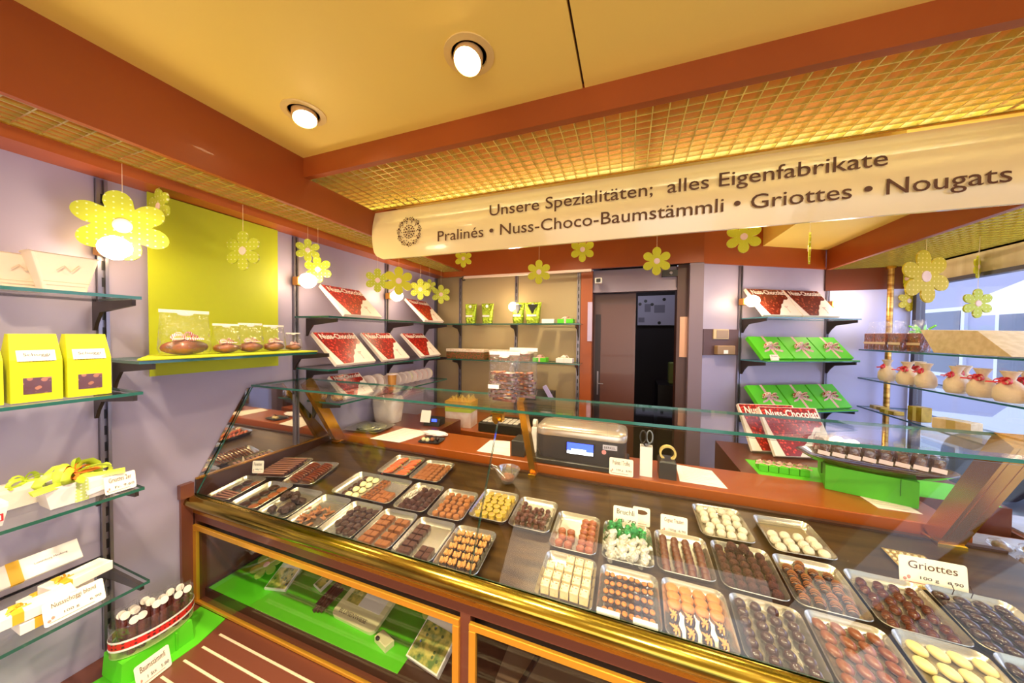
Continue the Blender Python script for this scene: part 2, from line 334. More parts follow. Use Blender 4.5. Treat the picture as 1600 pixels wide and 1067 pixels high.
for z, d, nm in ((1.692, .25, 'glass shelf on the left wall holding white paper baskets'), (1.432, .25, 'glass shelf on the left wall holding the yellow hazelnut boxes'), (1.168, .25, 'glass shelf on the left wall holding the ribboned gift boxes'), (.912, .27, 'lowest glass shelf on the left wall under the flat white bars')):
    shelf(nm, [(-1.5+.0, -.25), (-1.5+d, -.25), (-1.5+d, .475), (-1.5, .475)], z, brackets=[((LW, .485-.02), 0)], bd=d-.03)
for z, nm in ((1.675, 'upper glass shelf of nut chocolate boxes on the left wall'), (1.432, 'lower glass shelf of nut chocolate boxes on the left wall')):
    shelf(nm, [(-1.5, 1.07), (-1.27, 1.07), (-1.27, 1.98), (-1.36, 2.07), (-1.5, 2.10)], z, brackets=[((LW, 1.128), 0), ((LW, 1.69), 0), ((LW, 2.085), 0)], bd=.2)
xb0 = at(690, 504, 'Y', 2.1).x; xb1 = at(906, 506, 'Y', 2.1).x
bx = [at(px, 500, 'Y', 2.27).x for px in (720, 807, 904)]
for z, nm in ((1.677, 'upper glass shelf on the back wall with foil bags'), (1.41, 'lower glass shelf on the back wall with filled boxes')):
    shelf(nm, [(bx[0]-.17, 2.27), (bx[0]-.17, 2.12), (xb1, 2.12), (xb1, 2.27)], z, brackets=[((b, 2.268), -PI/2) for b in bx], bd=.12)
def cw(s, off, z): return CM @ Vector((s, -off, z))
for z, nm in ((1.716, 'top glass shelf of the angled corner with two nut chocolate boxes'), (1.46, 'middle glass shelf of the angled corner'), (1.16, 'bottom glass shelf of the angled corner')):
    c4 = [cw(.27, -.01, 0), cw(.27, .175, 0), cw(.925, .175, 0), cw(.925, -.01, 0)]
    shelf(nm, [(v.x, v.y) for v in c4], z, th=.006, mats=[glass_m, edgeb_m], brackets=[((cw(s, .004, 0).x, cw(s, .004, 0).y), TH-PI/2) for s in (.275, .912)], bd=.16)
# ------------------------------------------------------------------ wall bulbs
def wall_bulb(label, p, ang):
    t = thing('wall_bulb', label, 'lamp', p, (0, 0, ang), 'bare bulbs on the walls')
    g = G(); g.box(0, .035, -.02, .02, -.02, .02, .003); g.obj('socket', mat('bulb_socket', '#c88a3c', .35, .5), t)
    g = G(); g.M = T(.07, 0, 0) @ RY(PI/2); g.lathe([(.012, -.035), (.02, -.03), (.034, -.008), (.034, .012), (.024, .034), (.008, .045), (.003, .052)], 16); g.obj('bulb', bulb_m, t, True)
    d = Vector((math.cos(ang), math.sin(ang), 0)); lamp('POINT', 'bulb_light', Vector(p)+d*.15, 1.0, (1, .82, .6), shadow_soft_size=.04)
for nm, y, z in (('bare wall bulb behind the big polka dot flower', .485, 1.84), ('bare wall bulb left of the top nut chocolate box', 1.08, 1.84), ('bare wall bulb below the large bright flower on the left wall', 1.69, 1.84)):
    wall_bulb(nm, (-1.486, y, z), 0)
p = at(800, 475, 'Y', 2.26); wall_bulb('bare wall bulb behind the two foil bags on the back wall', (bx[1], 2.27, 1.80), -PI/2)
for nm, s in (('bare wall bulb left of the corner nut chocolate boxes', .265), ('bare wall bulb at the right end of the corner shelf', .915)):
    p = cw(s, .005, 1.815); wall_bulb(nm, p, TH-PI/2)
# ------------------------------------------------------------------ lime sheet and shelf cover on the left wall
g = G(); g.box(0, .003, .578, .99, 1.448, 2.052); tag(g.obj('lime_backing_sheet', green_m, loc=(-1.483, 0, 0)), 'tall lime green paper sheet hung on the left wall', 'paper sheet')
g = G(); g.prism([(-1.479, .578), (-1.265, .47), (-1.25, .47), (-1.25, 1.0), (-1.479, .99)], 1.517, 1.521); tag(g.obj('lime_shelf_cover', green_m), 'lime green paper covering the shelf under the cellophane bags', 'paper sheet')
shelf('glass shelf under the lime green cover', [(-1.479, .47), (-1.255, .47), (-1.255, 1.0), (-1.479, 1.0)], 1.515, brackets=[((LW+.005, .50), 0), ((LW+.005, 1.06), 0)], bd=.22)
# ------------------------------------------------------------------ door opening, corridor
xl, xr = -.24, .345
g = G(); g.box(-.318, xl, 2.262, 2.36, 0, 2.05); struct('trim_13', g, beam_m)
g = G(); g.box(xr-.06, xr, 2.27, 2.38, 0, 2.05); struct('trim_14', g, mat('jamb_dark', '#4a2a22', .4))
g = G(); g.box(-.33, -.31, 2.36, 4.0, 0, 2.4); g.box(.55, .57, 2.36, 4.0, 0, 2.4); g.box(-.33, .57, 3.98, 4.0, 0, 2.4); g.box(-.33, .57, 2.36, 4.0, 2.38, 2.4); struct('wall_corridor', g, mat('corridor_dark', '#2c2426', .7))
g = G(); g.box(xl, xr-.05, 2.30, 2.345, 1.90, 1.985); g.box(xl, xr-.05, 2.285, 2.345, 1.895, 1.91); g.box(xl, xr-.05, 2.31, 2.345, 1.985, 2.05); tag(g.obj('door_track', mat('track_grey', '#8c7f8c', .4, .3)), 'grey metal sliding track box above the doorway', 'door track')
d = thing('door_1', None, None, (xl, 2.39, 0)); d['kind'] = 'structure'
xd = at(992, 560, 'Y', 2.39).x
g = G(); g.box(0, xd-xl, 0, .035, 0, 1.895); g.obj('door_leaf', mat('door_brown', '#5b3226', .35, coat=.2), d)
g = G(); g.box(.012, .05, -.004, 0, .1, 1.75); g.obj('edge_panel', mat('door_edge', '#2e1c1e', .4), d)
hz = at(934, 598, 'Y', 2.39); g = G(); g.box(hz.x-xl-.006, hz.x-xl+.004, -.008, -.004, hz.z-.085, hz.z+.085); g.cyl((hz.x-xl, -.008, hz.z), (hz.x-xl, -.03, hz.z), .004); g.cyl((hz.x-xl, -.03, hz.z), (hz.x-xl+.04, -.03, hz.z), .004); g.obj('door_handle', steel_m, d)
p = at(997, 462, 'Y', 3.9); q = at(1066, 508, 'Y', 3.9)
t = thing('notice_board', 'white notice board with pinned papers in the dark back room', 'notice board', (p.x, 3.95, q.z)); w_ = q.x-p.x; h_ = p.z-q.z
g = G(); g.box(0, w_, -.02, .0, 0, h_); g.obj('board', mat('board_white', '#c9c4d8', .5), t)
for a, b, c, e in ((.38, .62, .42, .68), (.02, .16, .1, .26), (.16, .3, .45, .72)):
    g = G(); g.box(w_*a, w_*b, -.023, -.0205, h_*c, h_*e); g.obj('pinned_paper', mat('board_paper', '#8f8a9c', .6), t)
for a, b in ((.18, .82), (.33, .7), (.6, .86), (.88, .35), (.5, .08), (.05, .72)):
    g = G(); g.cyl((w_*a, -.03, h_*b), (w_*a, -.0205, h_*b), .018, n=8); g.obj('magnet', dark_m, t)
lamp('POINT', 'backroom_lamp', (.12, 3.2, 2.2), 3.0, (.8, .8, 1), shadow_soft_size=.1)
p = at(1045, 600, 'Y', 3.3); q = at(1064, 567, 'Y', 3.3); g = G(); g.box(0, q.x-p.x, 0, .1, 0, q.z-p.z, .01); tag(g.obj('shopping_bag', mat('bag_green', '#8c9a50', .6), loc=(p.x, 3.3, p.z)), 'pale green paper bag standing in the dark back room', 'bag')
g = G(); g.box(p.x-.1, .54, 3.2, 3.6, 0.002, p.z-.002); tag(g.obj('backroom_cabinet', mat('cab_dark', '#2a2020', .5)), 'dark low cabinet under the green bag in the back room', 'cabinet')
p = at(1063, 495, 'Y', 2.268); q = at(1070, 558, 'Y', 2.268); g = G(); g.box(p.x-.002, q.x+.012, 2.262, 2.268, q.z, p.z); tag(g.obj('wall_list', mat('pink_paper', '#d8a890', .7)), 'long pink paper list taped to the right door post', 'paper list')
p = at(919, 472, 'Y', 2.255); q = at(924, 533, 'Y', 2.255); g = G(); g.box(p.x-.002, q.x+.003, 2.254, 2.259, q.z, p.z); tag(g.obj('wall_list', mat('lilac_paper', '#b8a8c8', .7)), 'narrow lilac paper strip on the left door post', 'paper list')
p = at(935, 438, 'Y', 2.2); t = thing('security_camera', 'small white security camera above the doorway', 'camera', p)
g = G(); g.box(-.022, .022, 0, .05, -.018, .018, .003); g.obj('housing', white_m, t); g = G(); g.box(-.014, .014, -.003, 0, -.012, .012); g.obj('lens_panel', dark_m, t); g = G(); g.cyl((0, .04, 0), (-.01, .062, .0), .006); g.obj('mount', steel_m, t)
p = at(1048, 427, 'Y', 2.28); g = G(); g.box(p.x-.05, p.x+.04, 2.27, 2.30, p.z-.02, p.z+.02); o = g.obj('door_sensor', dark_m); tag(o, 'black sensor box with silver dot above the doorway', 'sensor'); g = G(); g.cyl((p.x, 2.262, p.z), (p.x, 2.27, p.z), .009, n=14); g.obj('sensor_eye', steel_m, o)
a = at(725, 434, 'Y', 2.2); b = at(924, 423, 'Y', 2.2); t = thing('curtain_rail', 'white rail fixed under the brown fascia of the back wall', 'rail', (a.x, 2.2, 2.035))
g = G(); g.box(0, b.x-a.x, -.006, .012, -.009, .009, .002); g.obj('rail', mat('rail_white', '#e8cfc0', .4), t); g = G(); g.tube([(.01, 0, .012), (-.01, 0, .006), (-.02, 0, -.008), (-.008, 0, -.022), (.01, 0, -.02)], .005); g.obj('hook', brack_m, t)
# flat dark panel in place of the recessed niche, with card and thermostat
a = .02
g = G(); g.M = CM; g.box(.01, .255, .0, .012, 1.485, 1.645); tag(g.obj('niche_panel', mat('niche_brown', '#5a4040', .5)), 'dark brown flat panel in place of the niche left of the angled shelves', 'panel')
g = G(); g.M = CM; g.box(.075, .18, -.006, 0, 1.585, 1.645); o = g.obj('wall_switch', mat('switch_cream', '#cdb488', .5)); tag(o, 'cream switch cover at the top of the dark panel', 'switch')
g = G(); g.M = CM; g.box(.095, .175, -.008, -.0065, 1.59, 1.638); g.obj('rocker', mat('rocker_tan', '#9c8470', .5), o)
g = G(); g.M = CM; g.box(.085, .205, -.03, -.001, 1.49, 1.545, .004); o = g.obj('thermostat', mat('thermo_tan', '#9a7a58', .5)); tag(o, 'tan thermostat box at the bottom of the dark panel', 'thermostat')
g = G(); g.M = CM; g.box(.125, .155, -.032, -.0305, 1.496, 1.518); g.obj('badge', white_m, o)
# ------------------------------------------------------------------ the glass counter
X0, X1 = -1.498, .99; YF = .69; BED0, BEDS = .968, .10            # bed surface: z = BED0 + BEDS*(y-.70)
ct = thing('display_counter', 'long glazed chocolate counter with rounded brass front rail', 'display counter', (0, YF, 0))
ct_m = mat('counter_brown', '#6e3c2c', .35, coat=.2)
def cpart(name, g, m, smooth=False, label=None): g.M = Matrix(); g.v = [(x, y-YF, z) for x, y, z in g.v]; return g.obj(name, m, ct, smooth, label=label)
g = G(); g.box(X0, X1, YF+.004, YF+.03, .905, .95); g.box(X0, X0+.012, YF+.004, YF+.03, .6, .905); g.box(-.383, -.355, YF+.004, YF+.03, .6, .905); g.box(X0, X1, YF+.004, YF+.03, 0, .6)
g.box(X0, X0+.01, YF+.03, 1.30, 0, .95); g.box(X1-.02, X1, YF+.03, 1.30, 0, .95); cpart('carcass', g, ct_m)
g = G(); prof = [(.002, .950), (-.012, .955), (-.024, .966), (-.030, .980), (-.026, .992), (-.014, 1.000), (0, 1.003), (.012, 1.0), (.012, .950)]
g.loft([[(X0, YF+a, b) for a, b in prof], [(X1, YF+a, b) for a, b in prof]]); cpart('front_rail', g, mat('rail_brass', '#c0a444', .17, 1, noise=('#8f7c30', 14, (.4, 6, 6)), bump=(9, .12)), True, label='rounded polished brass rail')
g = G(); g.box(X0, X1, YF-.003, YF+.004, .936, .948); cpart('trim_strip', g, brassr_m)
g = G(); g.loft([[(x, .705, BED0), (x, 1.255, BED0+.055), (x, 1.255, BED0+.037), (x, .705, BED0-.018)] for x in (X0+.01, X1-.02)]); cpart('display_bed', g, mat('bed_bronze', '#4e3618', .32, .25, noise=('#352109', 5, (1, 8, 1))))
g = G(); g.box(X0+.01, X1-.02, 1.256, 1.272, .70, 1.03); cpart('rear_panel', g, mat('rear_dark', '#3a2010', .35, coat=.1))
g = G(); g.box(X0+.01, X1-.02, YF+.03, 1.25, .60, .632); cpart('lower_floor', g, mat('lower_floor', '#3b2618', .4))
g = G(); g.box(X0+.01, X1-.02, 1.2, 1.25, .632, .93); cpart('lower_back', g, mat('lower_back', '#1c1614', .4))
g = G(); g.box(X0+.02, X1-.03, YF+.03, YF+.06, .862, .905); cpart('header_strip', g, dark_m)
def gframe(x0, x1, z0, z1):
    g = G(); w = .018; y0, y1 = YF-.004, YF+.006
    for a in ((x0, x1, z1-w, z1), (x0, x1, z0, z0+w*.6), (x0, x0+w, z0+w*.6, z1-w), (x1-w, x1, z0+w*.6, z1-w)): g.box(a[0], a[1], y0, y1, a[2], a[3], .0015)
    cpart('window_frame', g, mat('frame_gold', '#f2b23c', .3, .6))
    g = G(); g.box(x0+w, x1-w, YF+.001, YF+.005, z0+w*.6, z1-w); cpart('window_pane', g, glass_m)
gframe(X0+.012, -.383, .602, .892); gframe(-.355, .78, .602, .892); gframe(.81, X1-.005, .602, .892)
# slanting front panes and top shelf
def slab(x0, x1, yz, th=.005):
    g = G(); (ya, za), (yb, zb) = yz; n = Vector((0, zb-za, ya-yb)).normalized()*th
    a = [(x0, ya, za), (x1, ya, za), (x1, yb, zb), (x0, yb, zb)]; b = [(x, y+n.y, z+n.z) for x, y, z in a]
    g.add(a+b, [(0, 3, 2, 1), (4, 5, 6, 7)]); g.cur = 1; g.add(a+b, [(0, 1, 5, 4), (1, 2, 6, 5), (2, 3, 7, 6), (3, 0, 4, 7)]); return g
for a, b in ((X0+.01, -.3625), (-.3595, .895), (.898, X1-.01)): cpart('front_pane', slab(a, b, ((.699, 1.003), (.885, 1.366))), [glass_m, edge_m])
g = G(); pl = [(X0+.012, .882), (X1-.01, .882), (X1-.01, 1.112), (X0+.012, 1.112)]
g.add([(x, y, 1.377) for x, y in pl]+[(x, y, 1.369) for x, y in pl], [(0, 1, 2, 3), (7, 6, 5, 4)]); g.cur = 1
for i in range(4): k = (i+1) % 4; g.add([(*pl[i], 1.377), (*pl[k], 1.377), (*pl[k], 1.369), (*pl[i], 1.369)], [(0, 1, 2, 3)])
cpart('top_shelf', g, clearshelf)
g = G(); g.box(-.382, -.342, .868, .90, 1.363, 1.368); g.box(-.378, -.346, .87, .892, 1.34, 1.363, .002); g.cyl((-.362, .875, 1.345), (-.362, .86, 1.345), .009); cpart('glass_clip', g, brass_m)
def post(x, w, d):
    g = G(); a = Vector((0, 1.088, 1.366)); b = Vector((0, 1.268, 1.032)); n = Vector((0, (b-a).z, -(b-a).y)).normalized()*d/2
    g.loft([[(x-w/2, (p-n).y, (p-n).z), (x+w/2, (p-n).y, (p-n).z), (x+w/2, (p+n).y, (p+n).z), (x-w/2, (p+n).y, (p+n).z)] for p in (b, a)])
    for k in (-.25, .25): g.loft([[(x+k*w-.003, (p+n*1.04).y, (p+n*1.04).z), (x+k*w+.003, (p+n*1.04).y, (p+n*1.04).z), (x+k*w+.003, (p+n).y, (p+n).z), (x+k*w-.003, (p+n).y, (p+n).z)] for p in (b, a)])
    q = cpart('support_post', g, brassr_m)
    g = G(); g.box(x-w*.6, x+w*.6, 1.235, 1.29, 1.013, 1.033, .003); cpart('post_foot', g, brass_m)
post(-1.43, .03, .05); post(-.36, .026, .03); post(.85, .05, .05)
# mirror at the left end, inside the counter
g = G(); g.add([(X0+.004, y, z) for y, z in ((.708, 1.058), (.872, 1.364), (1.02, 1.364), (1.258, 1.058))]+[(X0, y, z) for y, z in ((.708, 1.058), (.872, 1.364), (1.02, 1.364), (1.258, 1.058))], [(0, 3, 2, 1), (4, 5, 6, 7), (0, 1, 5, 4), (1, 2, 6, 5), (2, 3, 7, 6), (3, 0, 4, 7)]); cpart('end_mirror', g, mat('mirror', '#d8ccc0', .03, 1))
g = G(); g.box(X0+.001, X0+.008, .70, 1.26, .955, 1.052); cpart('end_panel', g, mat('end_brown', '#3e2216', .3, coat=.3)); g = G(); g.box(X0+.001, X0+.010, .70, 1.26, 1.052, 1.058); cpart('end_trim', g, brassr_m)
g = G(); g.box(X0, X0+.02, YF-.04, YF-.002, 1.0, 1.05); g.box(X0, X0+.012, YF-.035, YF-.002, .2, 1.0); tag(g.obj('wall_ledge', ct_m), 'short brown board on the left wall beside the counter end', 'board')
# worktop behind the counter
WZ = 1.056
g = G(); g.box(-1.495, .93, 1.295, 1.52, WZ-.05, WZ, .003); tag(g.obj('worktop', wood_m), 'long reddish brown worktop behind the glass counter', 'worktop')
g = G(); g.box(-1.495, .92, 1.31, 1.50, 0, WZ-.052); tag(g.obj('worktop_cabinet', woodd_m), 'dark brown cabinet front below the reddish worktop', 'cabinet')
# back bench along the rear wall
BZ = .985
t = thing('back_bench', 'brown bench cabinet along the back wall under the shelves', 'bench', (-1.495, 1.80, 0))
g = G(); g.box(0, 1.165, 0, .48, BZ-.03, BZ, .003); g.obj('bench_worktop', wood_m, t)
g = G(); g.box(0, 1.165, .02, .48, 0, BZ-.03); g.obj('cabinet_body', woodd_m, t)
# bag shelf in front and green paper strip
g = G(); g.box(-1.28, 1.6, .30, YF-.002, .565, .60); o = g.obj('bag_shelf', ct_m); tag(o, 'brown bag shelf with pale inlaid lines along the counter front', 'shelf')
for y in (.64, .595, .55, .50, .45, .40, .35):
    g = G(); g.box(-1.25, 1.58, y, y+.006, .60, .6015); g.obj('inlay_line', mat('inlay_cream', '#e6cfae', .4), o)
g = G(); g.box(-1.498, -1.282, -.4, YF-.002, .555, .598); tag(g.obj('wall_bench', ct_m), 'brown bench along the foot of the left wall', 'bench')
g = G(); g.prism([(-1.46, .02), (-1.275, .02), (-1.275, .60), (-1.30, .685), (-1.44, .685), (-1.40, .5)], .599, .6015); tag(g.obj('green_runner', green2_m), 'bright green paper runner under the oval praline canister', 'paper sheet')

# ------------------------------------------------------------------ trays and chocolates
def zbed(y): return BED0+BEDS*(y-.70)
AT = math.atan(BEDS)
def tray(name, cx, cy, w, d, rz, label):
    g = G(); h = .018
    g.loft([rrect(w-.024, d-.024, .010, .001), rrect(w-.018, d-.018, .013, .004), rrect(w-.006, d-.006, .018, h), rrect(w, d, .02, h+.0015), rrect(w-.002, d-.002, .019, h+.003), rrect(w-.010, d-.010, .016, h-.002), rrect(w-.022, d-.022, .012, .005), rrect(w-.03, d-.03, .010, .0042)])
    o = g.obj(name, tray_m, smooth=True, loc=(cx, cy, zbed(cy)), rot=(AT, 0, rz)); tag(o, label, 'tray'); o['w'] = w; o['d'] = d
    o.matrix_world = T(cx, cy, zbed(cy)) @ RX(AT) @ RZ(rz); return o
class Kind:
    def __init__(s, name, builder): s.name = name; s.builder = builder; s.proto = None
KINDS = {}
def put(kind, trayo, x, y, z, rz, label, cat, group, sc=1, tilt=(0, 0)):
    """one piece lying in the tray: first of its kind is built, the rest are copies"""
    if kind not in KINDS:
        KINDS[kind] = BUILD[kind](); o = KINDS[kind]
    else: o = copy(KINDS[kind])
    o.matrix_world = trayo.matrix_world @ T(x, y, z) @ RZ(rz) @ RX(tilt[0]) @ RY(tilt[1]) @ Matrix.Scale(sc, 4)
    tag(o, label, cat, group); return o
def lz(name, prof, m, n=14, sx=1, sy=1):
    g = G(); g.lathe(prof, n, sx=sx, sy=sy); return g.obj(name, m, smooth=True)
def sq(name, a, b, h, m, ch=.0015):
    g = G(); g.loft([rect(-a/2, a/2, -b/2, b/2, 0), rect(-a/2, a/2, -b/2, b/2, h-ch), rect(-a/2+ch, a/2-ch, -b/2+ch, b/2-ch, h)]); return g.obj(name, m)
def dome(name, rx, ry, h, m, n=14):
    return lz(name, [(1*.7, 0), (1, h*.22), (.98, h*.45), (.8, h*.75), (.5, h*.93), (.15, h)], m, n, rx, ry)
def nut_half(parent, c, r, m, rz=0):
    g = G(); g.M = T(*c) @ RZ(rz)
    for sx_ in (-1, 1):
        g.ell((sx_*r*.46, 0, 0), r*.42, r*.86, r*.42, 9, 6, .16)
        for k in (-1, 0, 1): g.ell((sx_*r*.62, k*r*.5, r*.12), r*.30, r*.26, r*.30, 6, 4, .1)
    g.ell((0, 0, r*.05), r*.14, r*.95, r*.22, 6, 4); return g.obj('walnut_half', m, parent, True)
def b_walnut():
    o = sq('walnut_praline', .021, .020, .012, choc_d); nut_half(o, (0, 0, .0145), .0128, mat('walnut', '#c88c4c', .55, noise=('#a06c30', 120)), .2); return o
def b_nougat():
    o = sq('nougat_block', .0192, .0215, .028, mat('white_nougat', '#dfca9c', .55, noise=('#cfb078', 70)), .001)
    g = G()
    for k in range(5): g.ell((random.uniform(-.007, .007), random.uniform(-.008, .008), .0282), .0014, .0022, .0007, 6, 3)
    g.obj('fruit_pieces', mat('fruit_bits', '#8a3c22', .6), o); g = G(); g.box(-.0100, .0100, -.0112, .0112, -.0002, .006); g.obj('chocolate_base', choc_d, o); return o
def b_almondpair():
    o = dome('almond_praline', .015, .012, .011, mat('glossy_dark', '#2a120a', .12, coat=.6)); m = mat('almond', '#b86a1c', .45, noise=('#a05814', 90))
    for s in (-1, 1): g = G(); g.M = T(s*.0068, -.001, .0115) @ RX(-.3); g.ell((0, 0, 0), .0062, .0098, .0036, 8, 5); g.obj('almond', m, o, True)
    return o
def b_sliver():
    o = dome('almond_sliver_cluster', .011, .019, .010, mat('glossy_dark', '#2a120a', .12, coat=.6)); g = G()
    for k in range(9): g.M = T(random.uniform(-.007, .007), random.uniform(-.014, .012), .010) @ RZ(random.uniform(-1, 1)) @ RX(random.uniform(-.3, .3)); g.ell((0, 0, 0), .0022, .0085, .0014, 6, 3)
    g.obj('almond_slivers', mat('sliver', '#c8823a', .5), o); return o
def b_floren():
    o = lz('almond_disc', [(.019, 0), (.021, .002), (.019, .0035)], mat('florentine_side', '#8c4216', .4)); g = G()
    for k in range(16): a = random.uniform(0, 6.3); r = random.uniform(0, .017); g.M = T(r*math.cos(a), r*math.sin(a), .004) @ RZ(random.uniform(0, 3)); g.ell((0, 0, 0), .0035, .0055, .001, 6, 3)
    g.obj('almond_flakes', mat('flakes', '#c0703a', .45, noise=('#dcae7c', 90)), o); return o
def b_cup():
    o = lz('gold_cup_praline', [(.0085, 0), (.0105, .015), (.0108, .016), (.009, .0162)], mat('cup_yellow', '#ccac40', .35, .3)); g = G(); g.lathe([(.0088, .0150), (.0088, .0166), (.006, .0172)], 12); g.obj('praline_filling', mat('praline_olive', '#a8803c', .5), o); return o
def b_striped(col, line, nm, rx=.0135, ry=.011, h=.016):
    o = dome(nm, rx, ry, h, col); g = G()
    for k in range(5):
        x = (-.6+.3*k)*rx; pts = []
        for j in range(7):
            t = -1+2*j/6; q = math.sqrt(max(0, 1-(x/rx)**2)); yy_ = t*ry*q*.9; r2 = min(1, math.hypot(x/rx, yy_/ry)); pts.append((x, yy_, h*(1-.55*r2**2.6)+.0006))
        g.tube(pts, .0007, 4)
    g.obj('icing_lines', line, o); return o
def b_egg(nm, m): g = G(); g.ell((0, 0, .0095), .0120, .0165, .0095, 14, 9); return g.obj(nm, m, smooth=True)
def b_ball(nm, r, m, jit=.06): g = G(); g.ell((0, 0, r*.92), r, r, r*.95, 12, 8, jit); return g.obj(nm, m, smooth=True)
def b_carrot():
    g = G(); g.M = RY(PI/2); g.lathe([(.001, -.022), (.0035, -.018), (.0055, 0), (.0062, .016), (.004, .021)], 9, c=(-.006, 0)); o = g.obj('marzipan_carrot', mat('carrot', '#bc5220', .45), smooth=True)
    g = G(); g.ell((.022, 0, .006), .003, .003, .0025, 6, 4); g.obj('carrot_top', mat('carrot_top', '#7c9a3a', .6), o); return o
def b_wrapped(nm, m):
    g = G(); g.M = RY(PI/2); g.lathe([(.008, -.024), (.003, -.014), (.009, -.011), (.0105, 0), (.009, .011), (.003, .014), (.008, .024)], 9, c=(-.0095, 0)); return g.obj(nm, m)
def b_barrel():
    g = G(); g.M = RX(PI/2) ; g.lathe([(.0070, -.008), (.0100, -.004), (.0104, .002), (.0092, .0075)], 12, c=(0, .0105)); return g.obj('barrel_praline', choc_m2, smooth=True)
choc_m2 = mat('reddish_chocolate', '#582817', .4)
def b_stick():
    g = G(); g.box(-.058, .058, -.0055, .0055, 0, .011, .0015); o = g.obj('chocolate_stick', mat('stick_dark', '#4a231a', .4)); g = G(); g.box(-.057, .057, -.0045, .0045, .011, .0118); g.obj('stick_top', mat('stick_top', '#94604c', .45), o); return o
def b_shard():
    g = G()
    for k in range(4): g.M = T(random.uniform(-.005, .005), random.uniform(-.005, .005), .004) @ RZ(random.uniform(0, 3)) @ RX(random.uniform(-.4, .4)); g.ell((0, 0, 0), .0030, .0125, .002, 6, 4)
    return g.obj('almond_splinter', mat('splinter', '#9a6038', .5, noise=('#7c4822', 80)), smooth=True)
def b_shell(nm, m, line):
    o = dome(nm, .013, .015, .013, m); g = G()
    for k in (-1, 0, 1): g.tube([(k*.006, -.012, .009), (k*.006, -.004, .0128), (k*.006, .005, .0128), (k*.006, .012, .009)], .0008, 4)
    g.obj('ridges', line, o); return o
def b_layer():
    o = sq('layered_square', .017, .017, .010, choc_l); g = G(); g.tube([(-.005, .004, .011), (0, .006, .011), (.005, .003, .011), (.004, -.003, .011), (-.002, -.004, .011)], .0013, 5); g.obj('piped_swirl', choc_d, o); return o
def b_pyr():
    g = G(); g.loft([rect(-.010, .010, -.010, .010, 0), rect(-.0105, .0105, -.0105, .0105, .008), rect(-.005, .005, -.005, .005, .016)]); return g.obj('pyramid_praline', mat('pyr_dark', '#3e1f15', .4))
def b_stripe_roll():
    g = G(); g.M = RY(PI/2); g.lathe([(.004, -.017), (.006, -.012), (.006, .012), (.004, .017)], 9, c=(-.006, 0)); return g.obj('striped_roll', mat('stripe_roll', '#f0e2c4', .5, stripes=('#6a3418', 60, 'X', .5)), smooth=True)
BUILD = dict(balld=lambda: b_ball('dark_chocolate_ball', .0112, mat('ball_dark', '#35170e', .22, coat=.4), .02), walnut=b_walnut, nougat=b_nougat, almond=b_almondpair, sliver=b_sliver, floren=b_floren, cup=b_cup,
 lined=lambda: b_striped(choc_d, mat('icing_milk', '#a86838', .5), 'striped_praline'), nutty=lambda: b_striped(mat('milk_gloss', '#5c2a13', .22, coat=.4), mat('icing_dark', '#4e2412', .4), 'ridged_milk_praline', .0125, .0105, .016),
 eggm=lambda: b_egg('milk_chocolate_egg', mat('egg_milk', '#743a1b', .3, coat=.2)), eggw=lambda: b_egg('white_chocolate_egg', mat('egg_white', '#dcc684', .4)),
 eggd=lambda: b_egg('dark_chocolate_egg', mat('egg_dark', '#35190f', .25, coat=.3)), truf=lambda: b_ball('cocoa_truffle', .0125, mat('cocoa', '#371610', .8, bump=(300, .8), noise=('#54281c', 150)), .1),
 wtruf=lambda: b_ball('sugared_truffle', .0130, mat('sugar_white', '#dccdb4', .8, bump=(200, .5)), .05), rocher=lambda: b_ball('hazelnut_cluster', .0088, mat('rocher', '#4e2018', .3, coat=.3, bump=(160, .8)), .12),
 discd=lambda: lz('dark_praline_disc', [(.0105, 0), (.0118, .001), (.0118, .009), (.0105, .0105), (.009, .0098)], mat('disc_dark', '#392015', .4)), discl=lambda: lz('milk_praline_disc', [(.0095, 0), (.0105, .001), (.0105, .012), (.0095, .0135), (.008, .0128)], mat('disc_light', '#8c5429', .4)),
 discr=lambda: lz('caramel_praline_disc', [(.0105, 0), (.0118, .001), (.0118, .009), (.0105, .0105), (.009, .0098)], mat('disc_red', '#82401f', .35)), big=lambda: lz('caramel_topped_round', [(.014, 0), (.0155, .003), (.0155, .008), (.012, .0115), (.004, .0125)], mat('caramel_top', '#b46c2c', .4)),
 oval_o=lambda: lz('orange_oval_disc', [(.9, 0), (1, .002), (1, .005), (.93, .0062)], mat('oval_orange', '#8e4c22', .35), 18, .018, .0165), oval_d=lambda: lz('dark_oval_disc', [(.9, 0), (1, .002), (1, .005), (.93, .0062)], mat('oval_dark', '#341910', .35), 18, .018, .0165),
 sqm=lambda: sq('milk_chocolate_square', .0205, .0205, .013, mat('sq_milk', '#7c4720', .4)), sqd=lambda: sq('dark_chocolate_square', .019, .019, .013, mat('sq_dark', '#442316', .4)), sql=lambda: sq('light_chocolate_square', .019, .019, .011, choc_l),
 carrot=b_carrot, wgreen=lambda: b_wrapped('green_wrapped_sweet', mat('foil_green', '#2c8c4c', .25, .6, bump=(90, .8))), wsilver=lambda: b_wrapped('silver_wrapped_sweet', mat('foil_silver', '#cfcabc', .25, .6, bump=(90, .8))),
 barrel=b_barrel, stick=b_stick, shard=b_shard, shelld=lambda: b_shell('dark_shell_praline', choc_d, choc_m), shellw=lambda: b_shell('white_shell_praline', choc_w, choc_w),
 layer=b_layer, pyr=b_pyr, sroll=b_stripe_roll, cluster=lambda: b_ball('dark_nut_cluster', .013, mat('cluster', '#3c2218', .5, bump=(120, .9)), .22))
